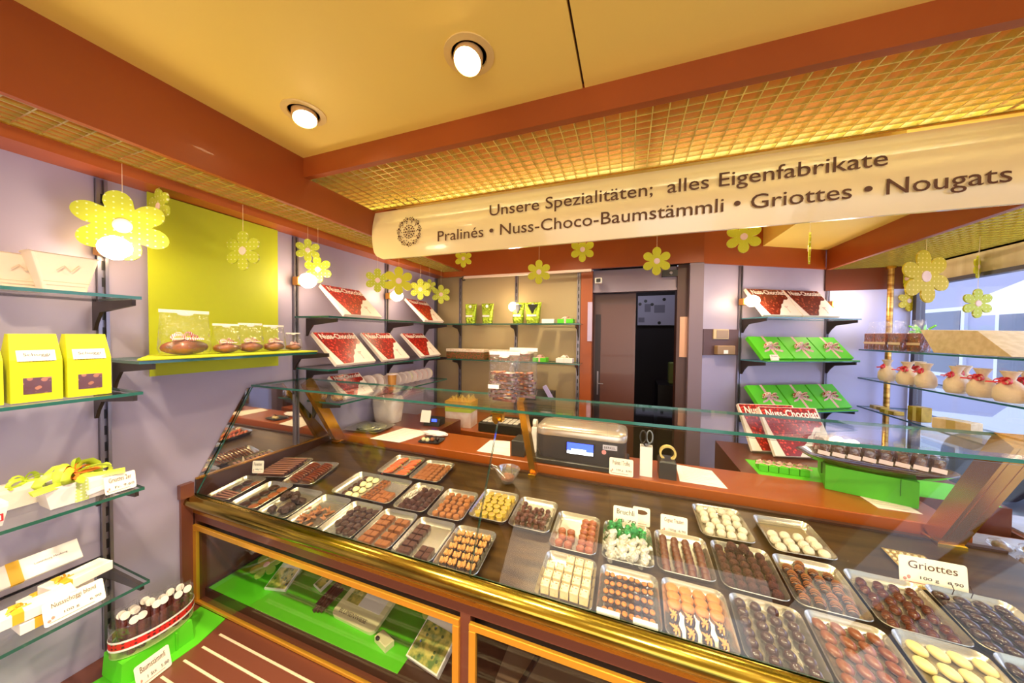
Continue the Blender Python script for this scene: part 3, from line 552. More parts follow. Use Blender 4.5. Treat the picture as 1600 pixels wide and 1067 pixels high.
def grid(kind, t, nx, ny, x0, x1, y0, y1, label, cat, group, skip=(), jit=.0008, rj=.06, z=.0045, stag=0, sc=1, rz=0, tilt=(0, 0), limit=None):
    n = 0
    for j in range(ny):
        for i in range(nx):
            if (i, j) in skip: continue
            x = x0+(x1-x0)*(i/(nx-1) if nx > 1 else .5)+(stag if j % 2 else 0)+random.uniform(-jit, jit); y = y0+(y1-y0)*(j/(ny-1) if ny > 1 else .5)+random.uniform(-jit, jit)
            put(kind, t, x, y, z, rz+random.uniform(-rj, rj), label, cat, group, sc, tilt)
PR = 'praline'
t = tray('sweets_tray', -1.415, .792, .115, .155, .10, 'silver tray of brown bars and discs at the far left front')
grid('stick', t, 1, 4, 0, 0, -.055, -.02, 'short brown chocolate bar in the far left front tray', 'chocolate bar', 'bars in the far left front tray', sc=.75, rj=.1)
grid('oval_o', t, 1, 2, .026, .026, .012, .048, 'orange brown oval disc in the far left front tray', PR, 'orange ovals in the far left front tray', sc=.95)
grid('oval_d', t, 1, 2, -.018, -.018, .012, .048, 'dark oval disc in the far left front tray', PR, 'dark ovals in the far left front tray', sc=.95)
t = tray('sweets_tray', -1.268, .792, .125, .158, .09, 'silver tray of large oval discs behind the front brass rail')
grid('oval_o', t, 1, 4, .026, .026, -.055, .052, 'orange brown oval disc in the second front tray from the left', PR, 'orange ovals in the second front tray')
grid('oval_d', t, 1, 4, -.022, -.022, -.05, .056, 'dark oval disc in the second front tray from the left', PR, 'dark ovals in the second front tray')
t = tray('sweets_tray', -1.118, .791, .136, .158, .06, 'silver tray with a loose pile of dark nut clusters')
for k in range(16): put('cluster', t, random.uniform(-.042, .042), random.uniform(-.058, .022), .0045+(.014 if k > 10 else 0), k, 'knobbly dark nut cluster in the half empty front tray', PR, 'dark nut clusters', random.uniform(.8, 1.15))
t = tray('sweets_tray', -.975, .789, .132, .158, .05, 'silver tray with a heap of caramel almond splinters')
for k in range(26): put('shard', t, random.uniform(-.045, .04), random.uniform(-.058, .018), .005+(k//10)*.006, random.uniform(0, 3), 'thin caramel almond splinter in the heap left of the dark discs', 'almond sweet', 'almond splinters', 1)
t = tray('sweets_tray', -.836, .790, .134, .162, .04, 'silver tray of round dark discs left of the milk squares')
grid('discd', t, 4, 5, -.030, .046, -.045, .056, 'round dark chocolate disc left of the milk chocolate squares', PR, 'round dark discs', skip=((0, 0),), stag=-.006, jit=.0015)
t = tray('sweets_tray', -.696, .792, .132, .161, .05, 'silver tray of milk chocolate squares in two blocks')
grid('sqm', t, 2, 5, -.043, -.021, -.055, .045, 'milk chocolate square in the left block of its front tray', PR, 'milk squares, left block', rj=.02)
grid('sqm', t, 2, 4, .016, .038, -.055, .04, 'milk chocolate square in the right block of its front tray', PR, 'milk squares, right block', rj=.02)
t = tray('sweets_tray', -.556, .792, .134, .161, .04, 'silver tray half filled with dark chocolate squares')
grid('sqd', t, 2, 5, -.044, -.024, -.052, .045, 'dark chocolate square in the long block left of the walnut pralines', PR, 'dark squares, long block', rj=.02)
grid('sqd', t, 2, 2, .018, .038, -.056, -.034, 'dark chocolate square in the small block beside the walnut tray', PR, 'dark squares, small block', rj=.02)
t = tray('sweets_tray', -.420, .794, .133, .165, .04, 'silver tray of walnut topped pralines left of the empty gap')
grid('walnut', t, 4, 5, -.040, .040, -.055, .052, 'dark praline topped with a walnut half', PR, 'walnut topped pralines', jit=.0012, rj=.15)
t = tray('sweets_tray', -.134, .786, .136, .153, .0, 'silver tray of white nougat blocks right of the empty gap')
grid('nougat', t, 5, 4, -.044, .048, -.042, .046, 'white nougat block with dark chocolate base', 'nougat', 'white nougat blocks', skip=((0, 3), (1, 3)), rj=.04)
t = tray('sweets_tray', .010, .785, .136, .152, 0, 'silver tray of glossy dark pralines topped with almonds')
grid('almond', t, 4, 5, -.044, .042, -.048, .05, 'glossy dark praline topped with two whole almonds', PR, 'almond topped pralines', jit=.0015, rj=.15)
t = tray('sweets_tray', .150, .788, .134, .154, -.02, 'silver tray with almond slivers in front and caramel rounds behind')
grid('sliver', t, 4, 2, -.044, .044, -.048, -.014, 'almond sliver cluster on dark chocolate beside the brass rail', PR, 'almond sliver clusters', rj=.2)
grid('big', t, 4, 3, -.042, .042, .014, .058, 'round caramel topped sweet behind the almond sliver clusters', PR, 'caramel topped rounds', sc=.9)
t = tray('sweets_tray', .290, .788, .134, .158, -.04, 'silver tray of round dark balls left of the milk chocolate eggs')
grid('balld', t, 4, 6, -.046, .044, -.060, .058, 'smooth dark chocolate ball left of the milk chocolate eggs', PR, 'dark chocolate balls', jit=.0015)
t = tray('sweets_tray', .430, .790, .134, .162, -.04, 'silver tray of milk chocolate eggs in the front row')
grid('eggm', t, 4, 5, -.043, .043, -.056, .056, 'smooth milk chocolate egg left of the white eggs', PR, 'milk chocolate eggs', sc=.86, rz=.55, stag=.004)
t = tray('sweets_tray', .573, .794, .136, .162, -.06, 'silver tray of white chocolate eggs in the front row')
grid('eggw', t, 4, 4, -.044, .044, -.052, .052, 'cream coloured white chocolate egg', PR, 'white chocolate eggs', rz=.6, stag=.006, jit=.002, sc=.95)
t = tray('sweets_tray', .718, .796, .138, .162, -.06, 'silver tray of dark cherry chocolates at the front right corner')
grid('eggd', t, 4, 5, -.044, .044, -.055, .055, 'dark cherry chocolate in the front right corner tray', PR, 'cherry chocolates, front tray', sc=.82, rz=.7, jit=.002, rj=.3)
# second row
t = tray('sweets_tray', -.910, .958, .268, .152, .02, 'wide silver tray of shell pralines and layered squares')
grid('shelld', t, 1, 5, -.100, -.062, -.052, .05, 'dark shell praline in the wide tray', PR, 'dark shell pralines', sc=.9); grid('shellw', t, 2, 4, -.062, -.032, -.054, .05, 'white shell praline beside the dark shells', PR, 'white shell pralines', sc=.95)
grid('layer', t, 2, 6, .008, .028, -.05, .05, 'small square with piped swirl in the wide tray', PR, 'piped squares'); grid('sql', t, 3, 3, .055, .099, -.055, -.012, 'plain light chocolate square at the right of the wide tray', PR, 'plain light squares', jit=.002)
t = tray('sweets_tray', -.697, .960, .128, .156, .05, 'silver tray of dark pyramids and striped rolls')
grid('pyr', t, 4, 5, -.038, .042, -.055, .05, 'dark pyramid praline beside the striped rolls', PR, 'dark pyramid pralines', skip=((0, 2), (0, 3), (0, 4)), jit=.002, rj=.3)
for k in range(7): put('sroll', t, -.046+.004*k, -.002+.009*k, .008+.003*(k % 3), .9+.1*k, 'cream roll with brown stripes beside the dark pyramids', PR, 'striped cream rolls')
t = tray('sweets_tray', -.557, .961, .130, .158, .05, 'silver tray of light milk cylinders left of the gold cups')
grid('discl', t, 4, 6, -.040, .036, -.055, .052, 'light brown cylinder praline left of the gold cups', PR, 'light brown cylinders', stag=.006, jit=.0012)
t = tray('sweets_tray', -.420, 1.0, .136, .158, .02, 'silver tray of yellow cup pralines')
grid('cup', t, 4, 6, -.040, .036, -.052, .055, 'praline in a yellow foil cup', PR, 'yellow cup pralines', stag=.006, jit=.0015)
t = tray('sweets_tray', -.280, .997, .134, .155, 0, 'silver tray heaped with small dark hazelnut clusters')
for k in range(34): j = k % 26; put('rocher', t, -.042+(j % 5)*.0205+random.uniform(-.003, .003), -.05+(j//5)*.02+random.uniform(-.003, .003), .0045+(.014 if k > 25 else 0), k, 'small glossy dark hazelnut cluster ball', PR, 'hazelnut cluster balls')
t = tray('sweets_tray', -.139, .957, .134, .162, 0, 'silver tray half filled with caramel brown discs')
grid('discr', t, 2, 3, -.040, -.014, -.05, .0, 'caramel brown disc in the sparse left half of its tray', PR, 'caramel discs, left group', rj=.2, stag=.004); grid('discr', t, 2, 6, .022, .044, -.055, .060, 'caramel brown disc in the full right half of its tray', PR, 'caramel discs, right columns', rj=.2)
t = tray('sweets_tray', .006, .959, .134, .158, .02, 'silver tray of green and silver wrapped sweets')
for k in range(22): put('wsilver', t, -.04+(k % 4)*.027+random.uniform(-.004, .004), -.056+(k//4)*.016, .005+(k % 3)*.004, random.uniform(.4, 1.4), 'sweet wrapped in shiny silver foil', 'sweet', 'silver wrapped sweets', .95)
for k in range(14): put('wgreen', t, -.04+(k % 5)*.02+random.uniform(-.004, .004), .03+(k//5)*.014, .006+(k % 3)*.005, random.uniform(.4, 1.8), 'sweet wrapped in green foil behind the silver ones', 'sweet', 'green wrapped sweets', .9)
t = tray('sweets_tray', .147, .962, .134, .156, 0, 'silver tray of four columns of barrel pralines')
grid('barrel', t, 4, 7, -.044, .044, -.058, .054, 'small ribbed barrel praline in a column', PR, 'barrel pralines', rj=.05, jit=.0012, tilt=(.45, 0))
t = tray('sweets_tray', .291, .961, .136, .164, -.02, 'silver tray of rough cocoa truffles')
grid('truf', t, 5, 6, -.048, .046, -.06, .056, 'rough dark cocoa truffle', 'truffle', 'cocoa truffles', jit=.0015, rj=3, sc=.9); grid('truf', t, 2, 1, -.02, .008, .05, .05, 'rough dark cocoa truffle', 'truffle', 'cocoa truffles', z=.022)
t = tray('sweets_tray', .433, .958, .137, .160, -.02, 'silver tray of striped dark pralines')
grid('lined', t, 4, 5, -.044, .04, -.05, .042, 'dark praline with fine milk chocolate lines', PR, 'striped dark pralines', rz=1.3, jit=.002, stag=.004); put('lined', t, -.01, .062, .005, 1.2, 'dark praline with fine milk chocolate lines', PR, 'striped dark pralines')
t = tray('sweets_tray', .578, .955, .140, .158, -.03, 'silver tray of ridged milk pralines left of the cherries')
grid('nutty', t, 4, 6, -.044, .044, -.06, .052, 'glossy ridged milk chocolate praline', PR, 'ridged milk pralines', rz=1.3, jit=.0015, stag=.004, sc=.93)
t = tray('sweets_tray', .725, .955, .140, .160, -.06, 'silver tray of dark cherry chocolates with stems')
grid('eggd', t, 4, 6, -.045, .045, -.06, .058, 'dark cherry chocolate in the second row tray', PR, 'cherry chocolates, second row', rz=1.1, sc=.82, jit=.002, rj=.3)
for x, y in ((-.03, .058), (0, .06)):
    g = G(); g.tube([(0, 0, 0), (.002, 0, .012), (-.002, .004, .026)], .0008, 5); o = g.obj('cherry_stem', mat('stem', '#3a2014', .6)); o.matrix_world = t.matrix_world @ T(x, y, .022); tag(o, 'thin dark cherry stem standing up from the chocolates', 'stem', 'cherry stems')
# third row
t = tray('sweets_tray', -.912, 1.130, .150, .155, .08, 'silver tray of marzipan carrots at the back')
grid('carrot', t, 2, 7, -.034, .032, -.055, .055, 'orange marzipan carrot in the rear tray', 'sweet', 'marzipan carrots', rj=.35, rz=.5, sc=1.15)
t = tray('sweets_tray', -.757, 1.130, .140, .155, .04, 'silver tray of light squares and rounds beside the carrots')
grid('sql', t, 3, 6, -.046, -.006, -.056, .05, 'flat light square beside the marzipan carrots', PR, 'rear light squares', rj=.04); grid('discl', t, 2, 6, .018, .044, -.056, .05, 'low light round beside the rear light squares', PR, 'rear light rounds', sc=.95)
t = tray('sweets_tray', .277, 1.136, .138, .156, .03, 'silver tray full of sugar dusted white truffles')
grid('wtruf', t, 4, 5, -.042, .042, -.052, .056, 'sugar dusted white truffle in the full rear tray', 'truffle', 'white truffles, full tray', jit=.003, rj=3, sc=.95, stag=.004)
t = tray('sweets_tray', .450, 1.132, .146, .156, .05, 'silver tray half filled with white truffles')
grid('wtruf', t, 4, 3, -.048, .046, -.055, -.005, 'sugar dusted white truffle in the half empty rear tray', 'truffle', 'white truffles, half empty tray', jit=.003, rj=3)
t = tray('sweets_tray', -1.392, .962, .150, .165, .25, 'silver tray of long dark sticks near the end mirror')
grid('stick', t, 1, 9, -.012, -.012, -.062, .066, 'long dark chocolate stick near the end mirror', 'chocolate stick', 'long dark sticks', z=.012, rj=.02, sc=1.0)
t = tray('sweets_tray', -1.235, .962, .140, .175, .22, 'silver tray with two rolls of almond discs')
for c, (xx, lab, gp) in enumerate(((-.03, 'almond disc in the left roll of overlapping discs', 'almond discs, left roll'), (.03, 'almond disc in the right roll of overlapping discs', 'almond discs, right roll'))):
    for k in range(11): put('floren', t, xx+random.uniform(-.002, .002), -.066+k*.0125, .020, random.uniform(-.12, .12), lab, 'almond disc', gp, random.uniform(.88, 1.0), (-.95+random.uniform(-.1, .1), 0))
# ------------------------------------------------------------------ nut chocolate boxes
ribbon_m = mat('striped_ribbon', '#f2e6dc', .5, stripes=('#c8242c', 70, 'X', .55))
nutred_m = mat('hazelnut_print', '#8e1008', .35, coat=.1, dots=('#e8402c', 75, .34, 1.))
nutbrown_m = mat('hazelnut_print_dark', '#6a2218', .35, coat=.3, dots=('#b8543c', 62, .30, 1.))
def nutbox(p, rz, lean, w=.26, h=.245, th=.017, label='', m=nutred_m):
    t = thing('chocolate_box', label, 'chocolate box', p, (-lean, 0, rz), 'large nut chocolate boxes'); 
    t.matrix_world = T(p[0], p[1], p[2]+th*math.sin(lean)+.0005) @ RZ(rz) @ RX(-lean)
    g = G(); g.box(0, w, 0, th, 0, h, .0015); g.obj('box_body', mat('box_cream', '#f6e8da', .45), t)
    pl = [(0, 1), (.985, 1), (.985, .86), (.99, .66), (.93, .60), (.84, .60), (.78, .52), (.73, .44), (.66, .40), (.60, .28), (.52, .2), (.46, .08), (.40, 0), (.16, 0), (.1, .3), (.05, .6)]
    g = G(); a = [(.003+x*(w-.006), -.0008, .003+y*(h-.006)) for x, y in pl]; b = [(x, .0002, z) for x, y, z in a]; g.loft([a, b][::-1]); g.obj('nut_picture', m, t)
    text('Nuss-Chocolat', w*.88, h*.17, mat('title_white', '#fdeee0', .5), t, T(w*.53, -.0012, h*.86), 'title', bold=.025)
    g = G()
    for x, z, ww in ((.70, .32, .09), (.70, .28, .05), (.72, .12, .003)): g.box(w*x, w*(x+ww), -.001, 0, h*z, h*(z+.012))
    g.box(w*.735, w*.738, -.001, 0, h*.1, h*.28); g.obj('small_print', mat('print_rose', '#b8746c', .6), t)
L_ = math.radians(47)
for y, z, nm in ((1.185, 1.677, 'red and white nut chocolate box on the upper shelf beside the bare bulb'), (1.84, 1.677, 'red and white nut chocolate box on the upper shelf near the rear corner'),
                 (1.14, 1.434, 'red and white nut chocolate box, leftmost on the lower shelf'), (1.445, 1.434, 'red and white nut chocolate box, middle one on the lower shelf'), (1.80, 1.434, 'red and white nut chocolate box on the lower shelf beside the rear corner')):
    nutbox((-1.30, y, z), PI/2, L_, label=nm, w=.25 if y < 1.4 else .235, h=.225)
for s, nm in ((.275, 'brownish nut chocolate box, left one on the angled corner shelf'), (.545, 'brownish nut chocolate box, right one on the angled corner shelf')):
    p = cw(s, .15, 1.718); nutbox(p, TH, math.radians(38), label=nm, m=nutbrown_m, w=.262, h=.215)
g = G(); g.box(.44, 1.18, 1.522, 1.95, .2, 1.05); tag(g.obj('side_table', woodd_m), 'dark side table behind the worktop carrying the green packages', 'table')
for x, y, z, nm in ((.56, 1.80, 1.052, 'nut chocolate box leaning behind another one on the side table'), (.635, 1.76, 1.052, 'nut chocolate box leaning in front of another one beside the oval platter')):
    nutbox((x, y, z), .25, math.radians(33), label=nm, w=.26, h=.235)
shelf('third glass shelf on the left wall carrying the ribbon spools', [(-1.5, 1.14), (-1.28, 1.14), (-1.28, 2.09), (-1.5, 2.09)], 1.262, brackets=[((LW, 1.16), 0), ((LW, 1.69), 0)], bd=.18)
nutbox((-1.315, 1.20, 1.263), PI/2, L_, label='nut chocolate box on the third shelf seen through the counter glass', w=.19, h=.15)
# ------------------------------------------------------------------ ribbons, bags, small packages
def bow(parent, c, s, m=None, rz=0, name='ribbon_bow'):
    g = G(); g.M = T(*c) @ RZ(rz); 
    for q in (-1, 1):
        for k, (ex, ez) in enumerate(((1, .55), (.75, 1.0))):
            pts = [(q*s*ex*(1-math.cos(t))/2, (k-.5)*s*.35*math.sin(t/2), s*ez*math.sin(t)*.55+s*.12) for t in [2*PI*j/10 for j in range(11)]]
            g.tube(pts, s*.05, 4, 3.0)
        g.tube([(0, 0, s*.1), (q*s*.6, -s*.5, s*.03), (q*s*1.25, -s*.7, .0)], s*.05, 4, 3.0)
    g.ell((0, 0, s*.15), s*.16, s*.16, s*.13, 8, 5); return g.obj(name, m or ribbon_m, parent, True)
def cello(label, p, rz, w, d, h, fill, tilt=0, n=3, group=None, bowed=True, cat='bag', header=True, name='cellophane_bag', fillh=.4):
    t = thing(name, label, cat, p, (0, 0, rz), group)
    g = G(); g.loft([rrect(w*.9, d*.9, d*.3, .0005, 3), rrect(w, d, d*.35, h*.15, 3), rrect(w*.98, d*.8, d*.3, h*.5, 3), rrect(w*.96, d*.25, d*.1, h*.82, 3), rrect(w*.98, d*.04, d*.015, h, 3)], cap=False); g.obj('clear_film', cello_m, t, True)
    if header: g = G(); g.box(-w*.5, w*.5, -.002, .002, h*.93, h*1.0); g.ell((0, -.0015, h*.92), w*.17, .0012, h*.05, 12, 5); g.obj('paper_header', white_m, t)
    fill(t, w, d, h, fillh)
    if bowed: bow(t, (-w*.05, -d*.1, h*fillh*.85), w*.26)
    return t
def f_nuts(col1, col2, nm):
    m = mat('fill_'+nm, col1, .35, coat=.3, noise=(col2, 60), bump=(150, .6))
    def f(t, w, d, h, fh):
        g = G()
        for k in range(14): g.ell((random.uniform(-w*.32, w*.32), random.uniform(-d*.25, d*.25), random.uniform(h*.06, h*fh*.8)), w*.12, d*.18, h*.06, 8, 5, .12)
        g.ell((0, 0, h*fh*.42), w*.42, d*.36, h*fh*.42, 12, 7, .05)
        g.obj('contents', m, t, True)
    return f
def f_bark(t, w, d, h, fh):
    n = 7
    for k in range(n):
        z = .002+k*h*fh/n; g = G(); g.M = T(random.uniform(-.006, .006), 0, z) @ RZ(random.uniform(-.2, .2)) @ RY(random.uniform(-.08, .08)); a = w*random.uniform(.34, .44); g.loft([rrect(a*2, d*.62, .008, .001, 2), rrect(a*2, d*.62, .01, .009, 2)])
        g.obj('chocolate_slab', mat('bark', '#3a170e', .3, coat=.3, noise=('#6a3420', 60)), t)
        g = G(); g.M = T(0, 0, z+.010)
        for j in range(5): g.ell((random.uniform(-a*.8, a*.8), random.uniform(-d*.25, d*.22), 0), .009, .007, .004, 7, 4, .1)
        g.obj('nut_pieces', mat('bark_nuts', '#b8742c', .5, noise=('#8c3c20', 60)), t, True)
def f_loaf(t, w, d, h, fh):
    g = G(); g.ell((0, 0, h*fh*.40), w*.5, d*.42, h*fh*.40, 14, 8, .04); g.obj('contents', mat('loaf', '#9a4c20', .35, coat=.4, noise=('#4a2418', 14, (1, 3, 1))), t, True)
for k, (y, w, h, x, nm) in enumerate(((.615, .125, .145, -1.36, 'large clear bag with ribboned chocolate figure, leftmost on the lime shelf'), (.728, .080, .105, -1.36, 'clear bag with striped bow, second from the left on the lime shelf'), (.812, .082, .11, -1.37, 'clear bag with striped bow, third from the left on the lime shelf'), (.898, .080, .105, -1.37, 'clear bag with striped bow, fourth from the left on the lime shelf'), (.972, .06, .075, -1.36, 'small clear bag at the right end of the lime shelf'))):
    cello(nm, (x, y, 1.522), PI/2, w, .07, h, f_loaf, group='bags on the lime shelf', fillh=.42)
cello('tall clear bag of broken chocolate with white label standing on the glass counter shelf', (-.385, .985, 1.378), .05, .105, .06, .165, f_bark, bowed=False, fillh=.6)
t = bpy.data.objects['cellophane_bag.005']; g = G(); g.box(-.045, -.008, -.032, -.0305, .045, .058); g.obj('label', mat('label_pink', '#f2dcd8', .6), t)
cello('clear bag of broken chocolate standing behind the labelled one', (-.345, 1.065, 1.378), .05, .10, .05, .175, f_bark, bowed=False, fillh=.5)
# foil bags on the back wall
foilg_m = mat('lime_foil', '#a8c43c', .18, .85, bump=(70, 1.)); 
fb = bpy.data.meshes
for px, nm, z in ((736, 'lime foil bag with pink label, leftmost on the upper back shelf', 1.678), (762, 'lime foil bag, second from the left on the upper back shelf', 1.678), (810, 'lime foil bag with dark window beside the bare bulb', 1.678), (833, 'wide lime foil bag with dark window right of the bulb', 1.678)):
    p = at(px, 490, 'Y', 2.19); t = thing('foil_bag', nm, 'bag', (p.x, 2.19, z), (0, 0, 0), 'lime foil bags'); w = .125 if px > 830 else .10; h = .15
    g = G(); g.loft([rrect(w*.7, .045, .012, .0005, 3), rrect(w*.8, .05, .016, h*.2, 3), rrect(w*.85, .035, .012, h*.6, 3), rrect(w, .006, .002, h, 3)]); g.obj('pouch', foilg_m, t)
    g = G(); g.loft([[(-w*.3, -.018, h*.9), (w*.3, -.018, h*.9), (0, -.028, h*.45)], [(-w*.3, -.012, h*.9), (w*.3, -.012, h*.9), (0, -.02, h*.45)]]); g.obj('dark_window', dark_m, t) if px > 800 else None
    g = G(); g.box(-w*.3, w*.25, -.029, -.027, h*.33, h*.42); g.obj('label', mat('label_pink', '#f2dcd8', .6), t)
    g = G(); g.M = T(0, -.014, h*.86) @ RX(PI/2); g.lathe([(.012, 0), (.012, .001)], 14); g.obj('seal', white_m, t)
def gift(name, label, p, rz, w, d, h, m, ribbon=None, rb=True, group=None, bs=None, cat='gift box'):
    t = thing(name, label, cat, p, (0, 0, rz), group); g = G(); g.box(-w/2, w/2, -d/2, d/2, 0, h, .001); g.obj('box', m, t)
    if ribbon: g = G(); g.box(-.006, .006, -d/2-.0008, d/2+.0008, -.0000, h+.0008); g.obj('ribbon_band', ribbon, t)
    if rb: bow(t, (0, 0, h), bs or min(w, d)*.35, ribbon or ribbon_m)
    return t
p = at(858, 498, 'Y', 2.18); gift('gift_box', 'low white box beside the foil bags on the upper back shelf', (p.x, 2.18, 1.678), 0, .085, .08, .03, white_m, rb=False)
p = at(887, 498, 'Y', 2.18); gift('gift_box', 'flat green gift box with red ribbon at the right end of the upper back shelf', (p.x-.01, 2.18, 1.678), 0, .105, .08, .03, green2_m, ribbon_m)
p = at(846, 560, 'Y', 2.18); gift('gift_box', 'flat green gift box with red ribbon on the lower back shelf', (p.x-.005, 2.18, 1.411), 0, .095, .08, .028, green2_m, ribbon_m)
p = at(884, 560, 'Y', 2.18); gift('gift_box', 'flat white gift box with white bow at the right end of the lower back shelf', (p.x-.005, 2.18, 1.411), 0, .11, .08, .03, white_m, mat('white_ribbon', '#efe4d8', .5))
for a, b, nm in ((700, 760, 'clear box of colourful sweets at the left end of the lower back shelf'), (766, 832, 'clear box of colourful sweets behind the tall bag on the lower back shelf')):
    p = at(a, 550, 'Y', 2.18); q = at(b, 550, 'Y', 2.18); w = q.x-p.x-.012; t = thing('sweets_box', nm, 'box', (p.x+.004, 2.15, 1.411))
    g = G(); g.box(0, w, 0, .09, 0, .052); g.obj('contents', mat('mixed_sweets', '#34561e', .4, noise=('#a04a30', 95), coat=.3), t); g = G(); g.box(-.002, w+.002, -.002, .092, .052, .074, .002); g.obj('lid', mat('lid_beige', '#e0c4a4', .4, noise=('#f2e4d0', 50)), t)
# ------------------------------------------------------------------ price cards
def card(label, p, rz, w, h, title, sub='', lean=.25, tilt=0, tw=.72, group=None, name='price_card'):
    t = thing(name, label, 'price card', p); t.matrix_world = T(*p) @ RZ(rz) @ RX(-lean) @ RY(tilt)
    g = G(); g.M = RX(PI/2) ; a = rrect(w, h, h*.08, 0, 3, 0, h/2); g.loft([a, [(x, y, .0012) for x, y, z in a]]); g.cur = 0; g.obj('card', mat('card_cream', '#faf0dc', .5), t)
    text(title, w*tw, h*.26, ink_m, t, T(0, -.0016, h*.74), 'title')
    if sub: text(sub, w*.62, h*.14, inkd_m, t, T(w*.12, -.0016, h*.30), 'price')
    g = G(); g.ell((-w*.36, -.0016, h*.28), w*.03, .0004, h*.07, 8, 4); g.ell((-w*.42, -.0016, h*.2), w*.03, .0004, h*.06, 8, 4); g.box(-w*.42, w*.3, -.0018, -.0014, h*.10, h*.125); g.obj('logo', mat('logo_rose', '#cf8a78', .6), t); return t
p = at(188, 775, 'X', -1.27); card('cream price card Griotte at the right end of the gift box shelf', (-1.268, .438, 1.170), PI/2, .056, .046, 'Griottes 2er', 'Fr. 9.60', .2, -.0)
card('price card standing in front of the flat white bars on the lowest glass shelf', (-1.245, .355, .914), PI/2, .092, .052, 'Nussschoggi blond', '100 g     6.90', .35, -.0)
card('price card leaning on the bright green box on the bench', (-1.262, .495, .602), PI/2+.1, .075, .062, 'Baumstämmli', '1 Stk   5.80', .25)
p = at(970, 757, 'Y', 1.30); card('price card Pralinés Truffes on the worktop in front of the scale', (p.x, 1.300, WZ+.001), 0, .088, .064, 'Pralinés / Truffes', '100 g   8.90', .15)
for px, py, title, sub, nm in ((977, 820, 'Bruchli', '5.70', 'price card standing behind the green and silver wrapped sweets'), (1053, 826, 'Cognac Trauben', '100g  6.90', 'price card Cognac Trauben behind the barrel pralines'), (1459, 897, 'Griottes', '100 g   6.90', 'wide pale price card Griottes behind the cherry chocolates')):
    y = 1.045; p = at(px, py, 'Y', y); w = .118 if px > 1400 else .072; card(nm, (p.x, y, zbed(y)+.004), 0, w, .058 if w < .1 else .066, title, sub, .12)
p = at(403, 758, 'Y', .88); card('small price card standing between the far left trays', (p.x+.0, .88, zbed(.88)+.024), .4, .045, .05, 'Florentiner', '100g 7.20', .1)
card('price card at the lower right corner beside the white eggs', (.665, .725, 1.004), .0, .085, .06, 'Griot', '100 g  7.20', .3)
card('tan blank card behind the wrapped sweets price card', (at(1002, 815, 'Y', 1.07).x, 1.07, zbed(1.07)), 0, .05, .055, '·', '', .12)
for px, py in ((950, 966), (1008, 984)):
    p = at(px, py, 'Z', .985); g = G(); g.box(-.024, .024, -.004, .006, 0, .012, .001); tag(g.obj('label_strip', white_m, loc=(p.x, .711, .9905)), 'blank white label strip behind the brass rail, '+('left' if px < 1000 else 'right')+' one', 'label strip')
# ------------------------------------------------------------------ left wall shelves: baskets, hazelnut boxes, gifts, bars
bas_m = mat('basket_paper', '#f2e0cc', .6)
for y0, w, h, nm, n in ((.19, .10, .15, 'white paper basket with tall cellophane at the left edge of the top shelf', 0), (.375, .11, .105, 'white paper basket with wavy rim beside the shelf upright', 1), (.325, .10, .10, 'white paper basket behind the wavy rimmed one', 2)):
    t = thing('paper_basket', nm, 'basket', (-1.36 if n < 2 else -1.42, y0, 1.694), (0, 0, PI/2)); g = G(); d = .07; secs = []
    for s, z in ((.62, 0), (.74, h*.4), (.9, h*.85)): secs.append(rrect(w*s, d*s, d*.1, z, 3))
    top = rrect(w, d, d*.1, 0, 3); secs.append([(x, y, h*(1+.12*math.cos(4*math.atan2(y*1.4, x)))) for x, y, z in top]); secs.append([(x*.96, y*.94, z-.001) for x, y, z in secs[-1]]); secs.append([(x*.6, y*.6, .002) for x, y, z in top])
    g.loft(secs); g.obj('basket', bas_m, t)
    g = G(); g.box(-w*.33, w*.33, -d*.47, -d*.455, h*.22, h*.235); g.obj('embossed_line', mat('emboss', '#d8b89c', .6), t)
    g = G(); g.tube([(-w*.15, -d*.46, h*.5), (-w*.05, -d*.48, h*.62), (w*.05, -d*.47, h*.5), (w*.16, -d*.48, h*.66)], .0012, 4); g.obj('script_print', mat('emboss', '#d8b89c', .6), t)
    if n == 0: g = G(); g.loft([rrect(w*.8, d*.7, .01, h*.8), rrect(w*.95, d*.8, .01, h*1.15), rrect(w*1.0, .004, .001, h*1.5)], cap=False); g.obj('cellophane', cello_m, t, True)
yel_m = mat('yellow_green_card', '#dcdc10', .55)
for y0, nm in ((.316, 'yellow gabled hazelnut box, left one on the second glass shelf'), (.393, 'yellow gabled hazelnut box beside the shelf upright'), (.238, 'yellow gabled hazelnut box cut by the left photo edge')):
    t = thing('hazelnut_box', nm, 'box', (-1.31, y0, 1.434), (0, 0, PI/2), 'yellow hazelnut boxes'); w, d, h = .070, .06, .155
    g = G(); g.loft([rect(-w/2, w/2, -d/2, d/2, 0), rect(-w/2, w/2, -d/2, d/2, h*.62), rect(-w/2+.003, w/2-.003, -.012, .012, h*.97), rect(-w/2+.003, w/2-.003, -.010, .010, h)]); g.obj('carton', yel_m, t)
    g = G(); g.box(-.019, .019, -d/2-.001, -d/2, .018, .055); g.obj('window', mat('nuts_window', '#5a2c1c', .3, coat=.6, dots=('#a86a44', 75, .33, 1.)), t)
    g = G(); g.M = T(.0, -.0262, .104) @ RX(-.36); g.box(-.026, .026, -.002, 0, -.012, .014); g.obj('label', white_m, t)
    for k, s in enumerate(('Schoggi', 'Haselnüsse')): text(s, .036 if k == 0 else .047, .0095, inkd_m, t, T(0, -.0285, .107-k*.011) @ RX(-.36), 'lettering', .0002)
limer = mat('lime_ribbon', '#b8cc3c', .4); 
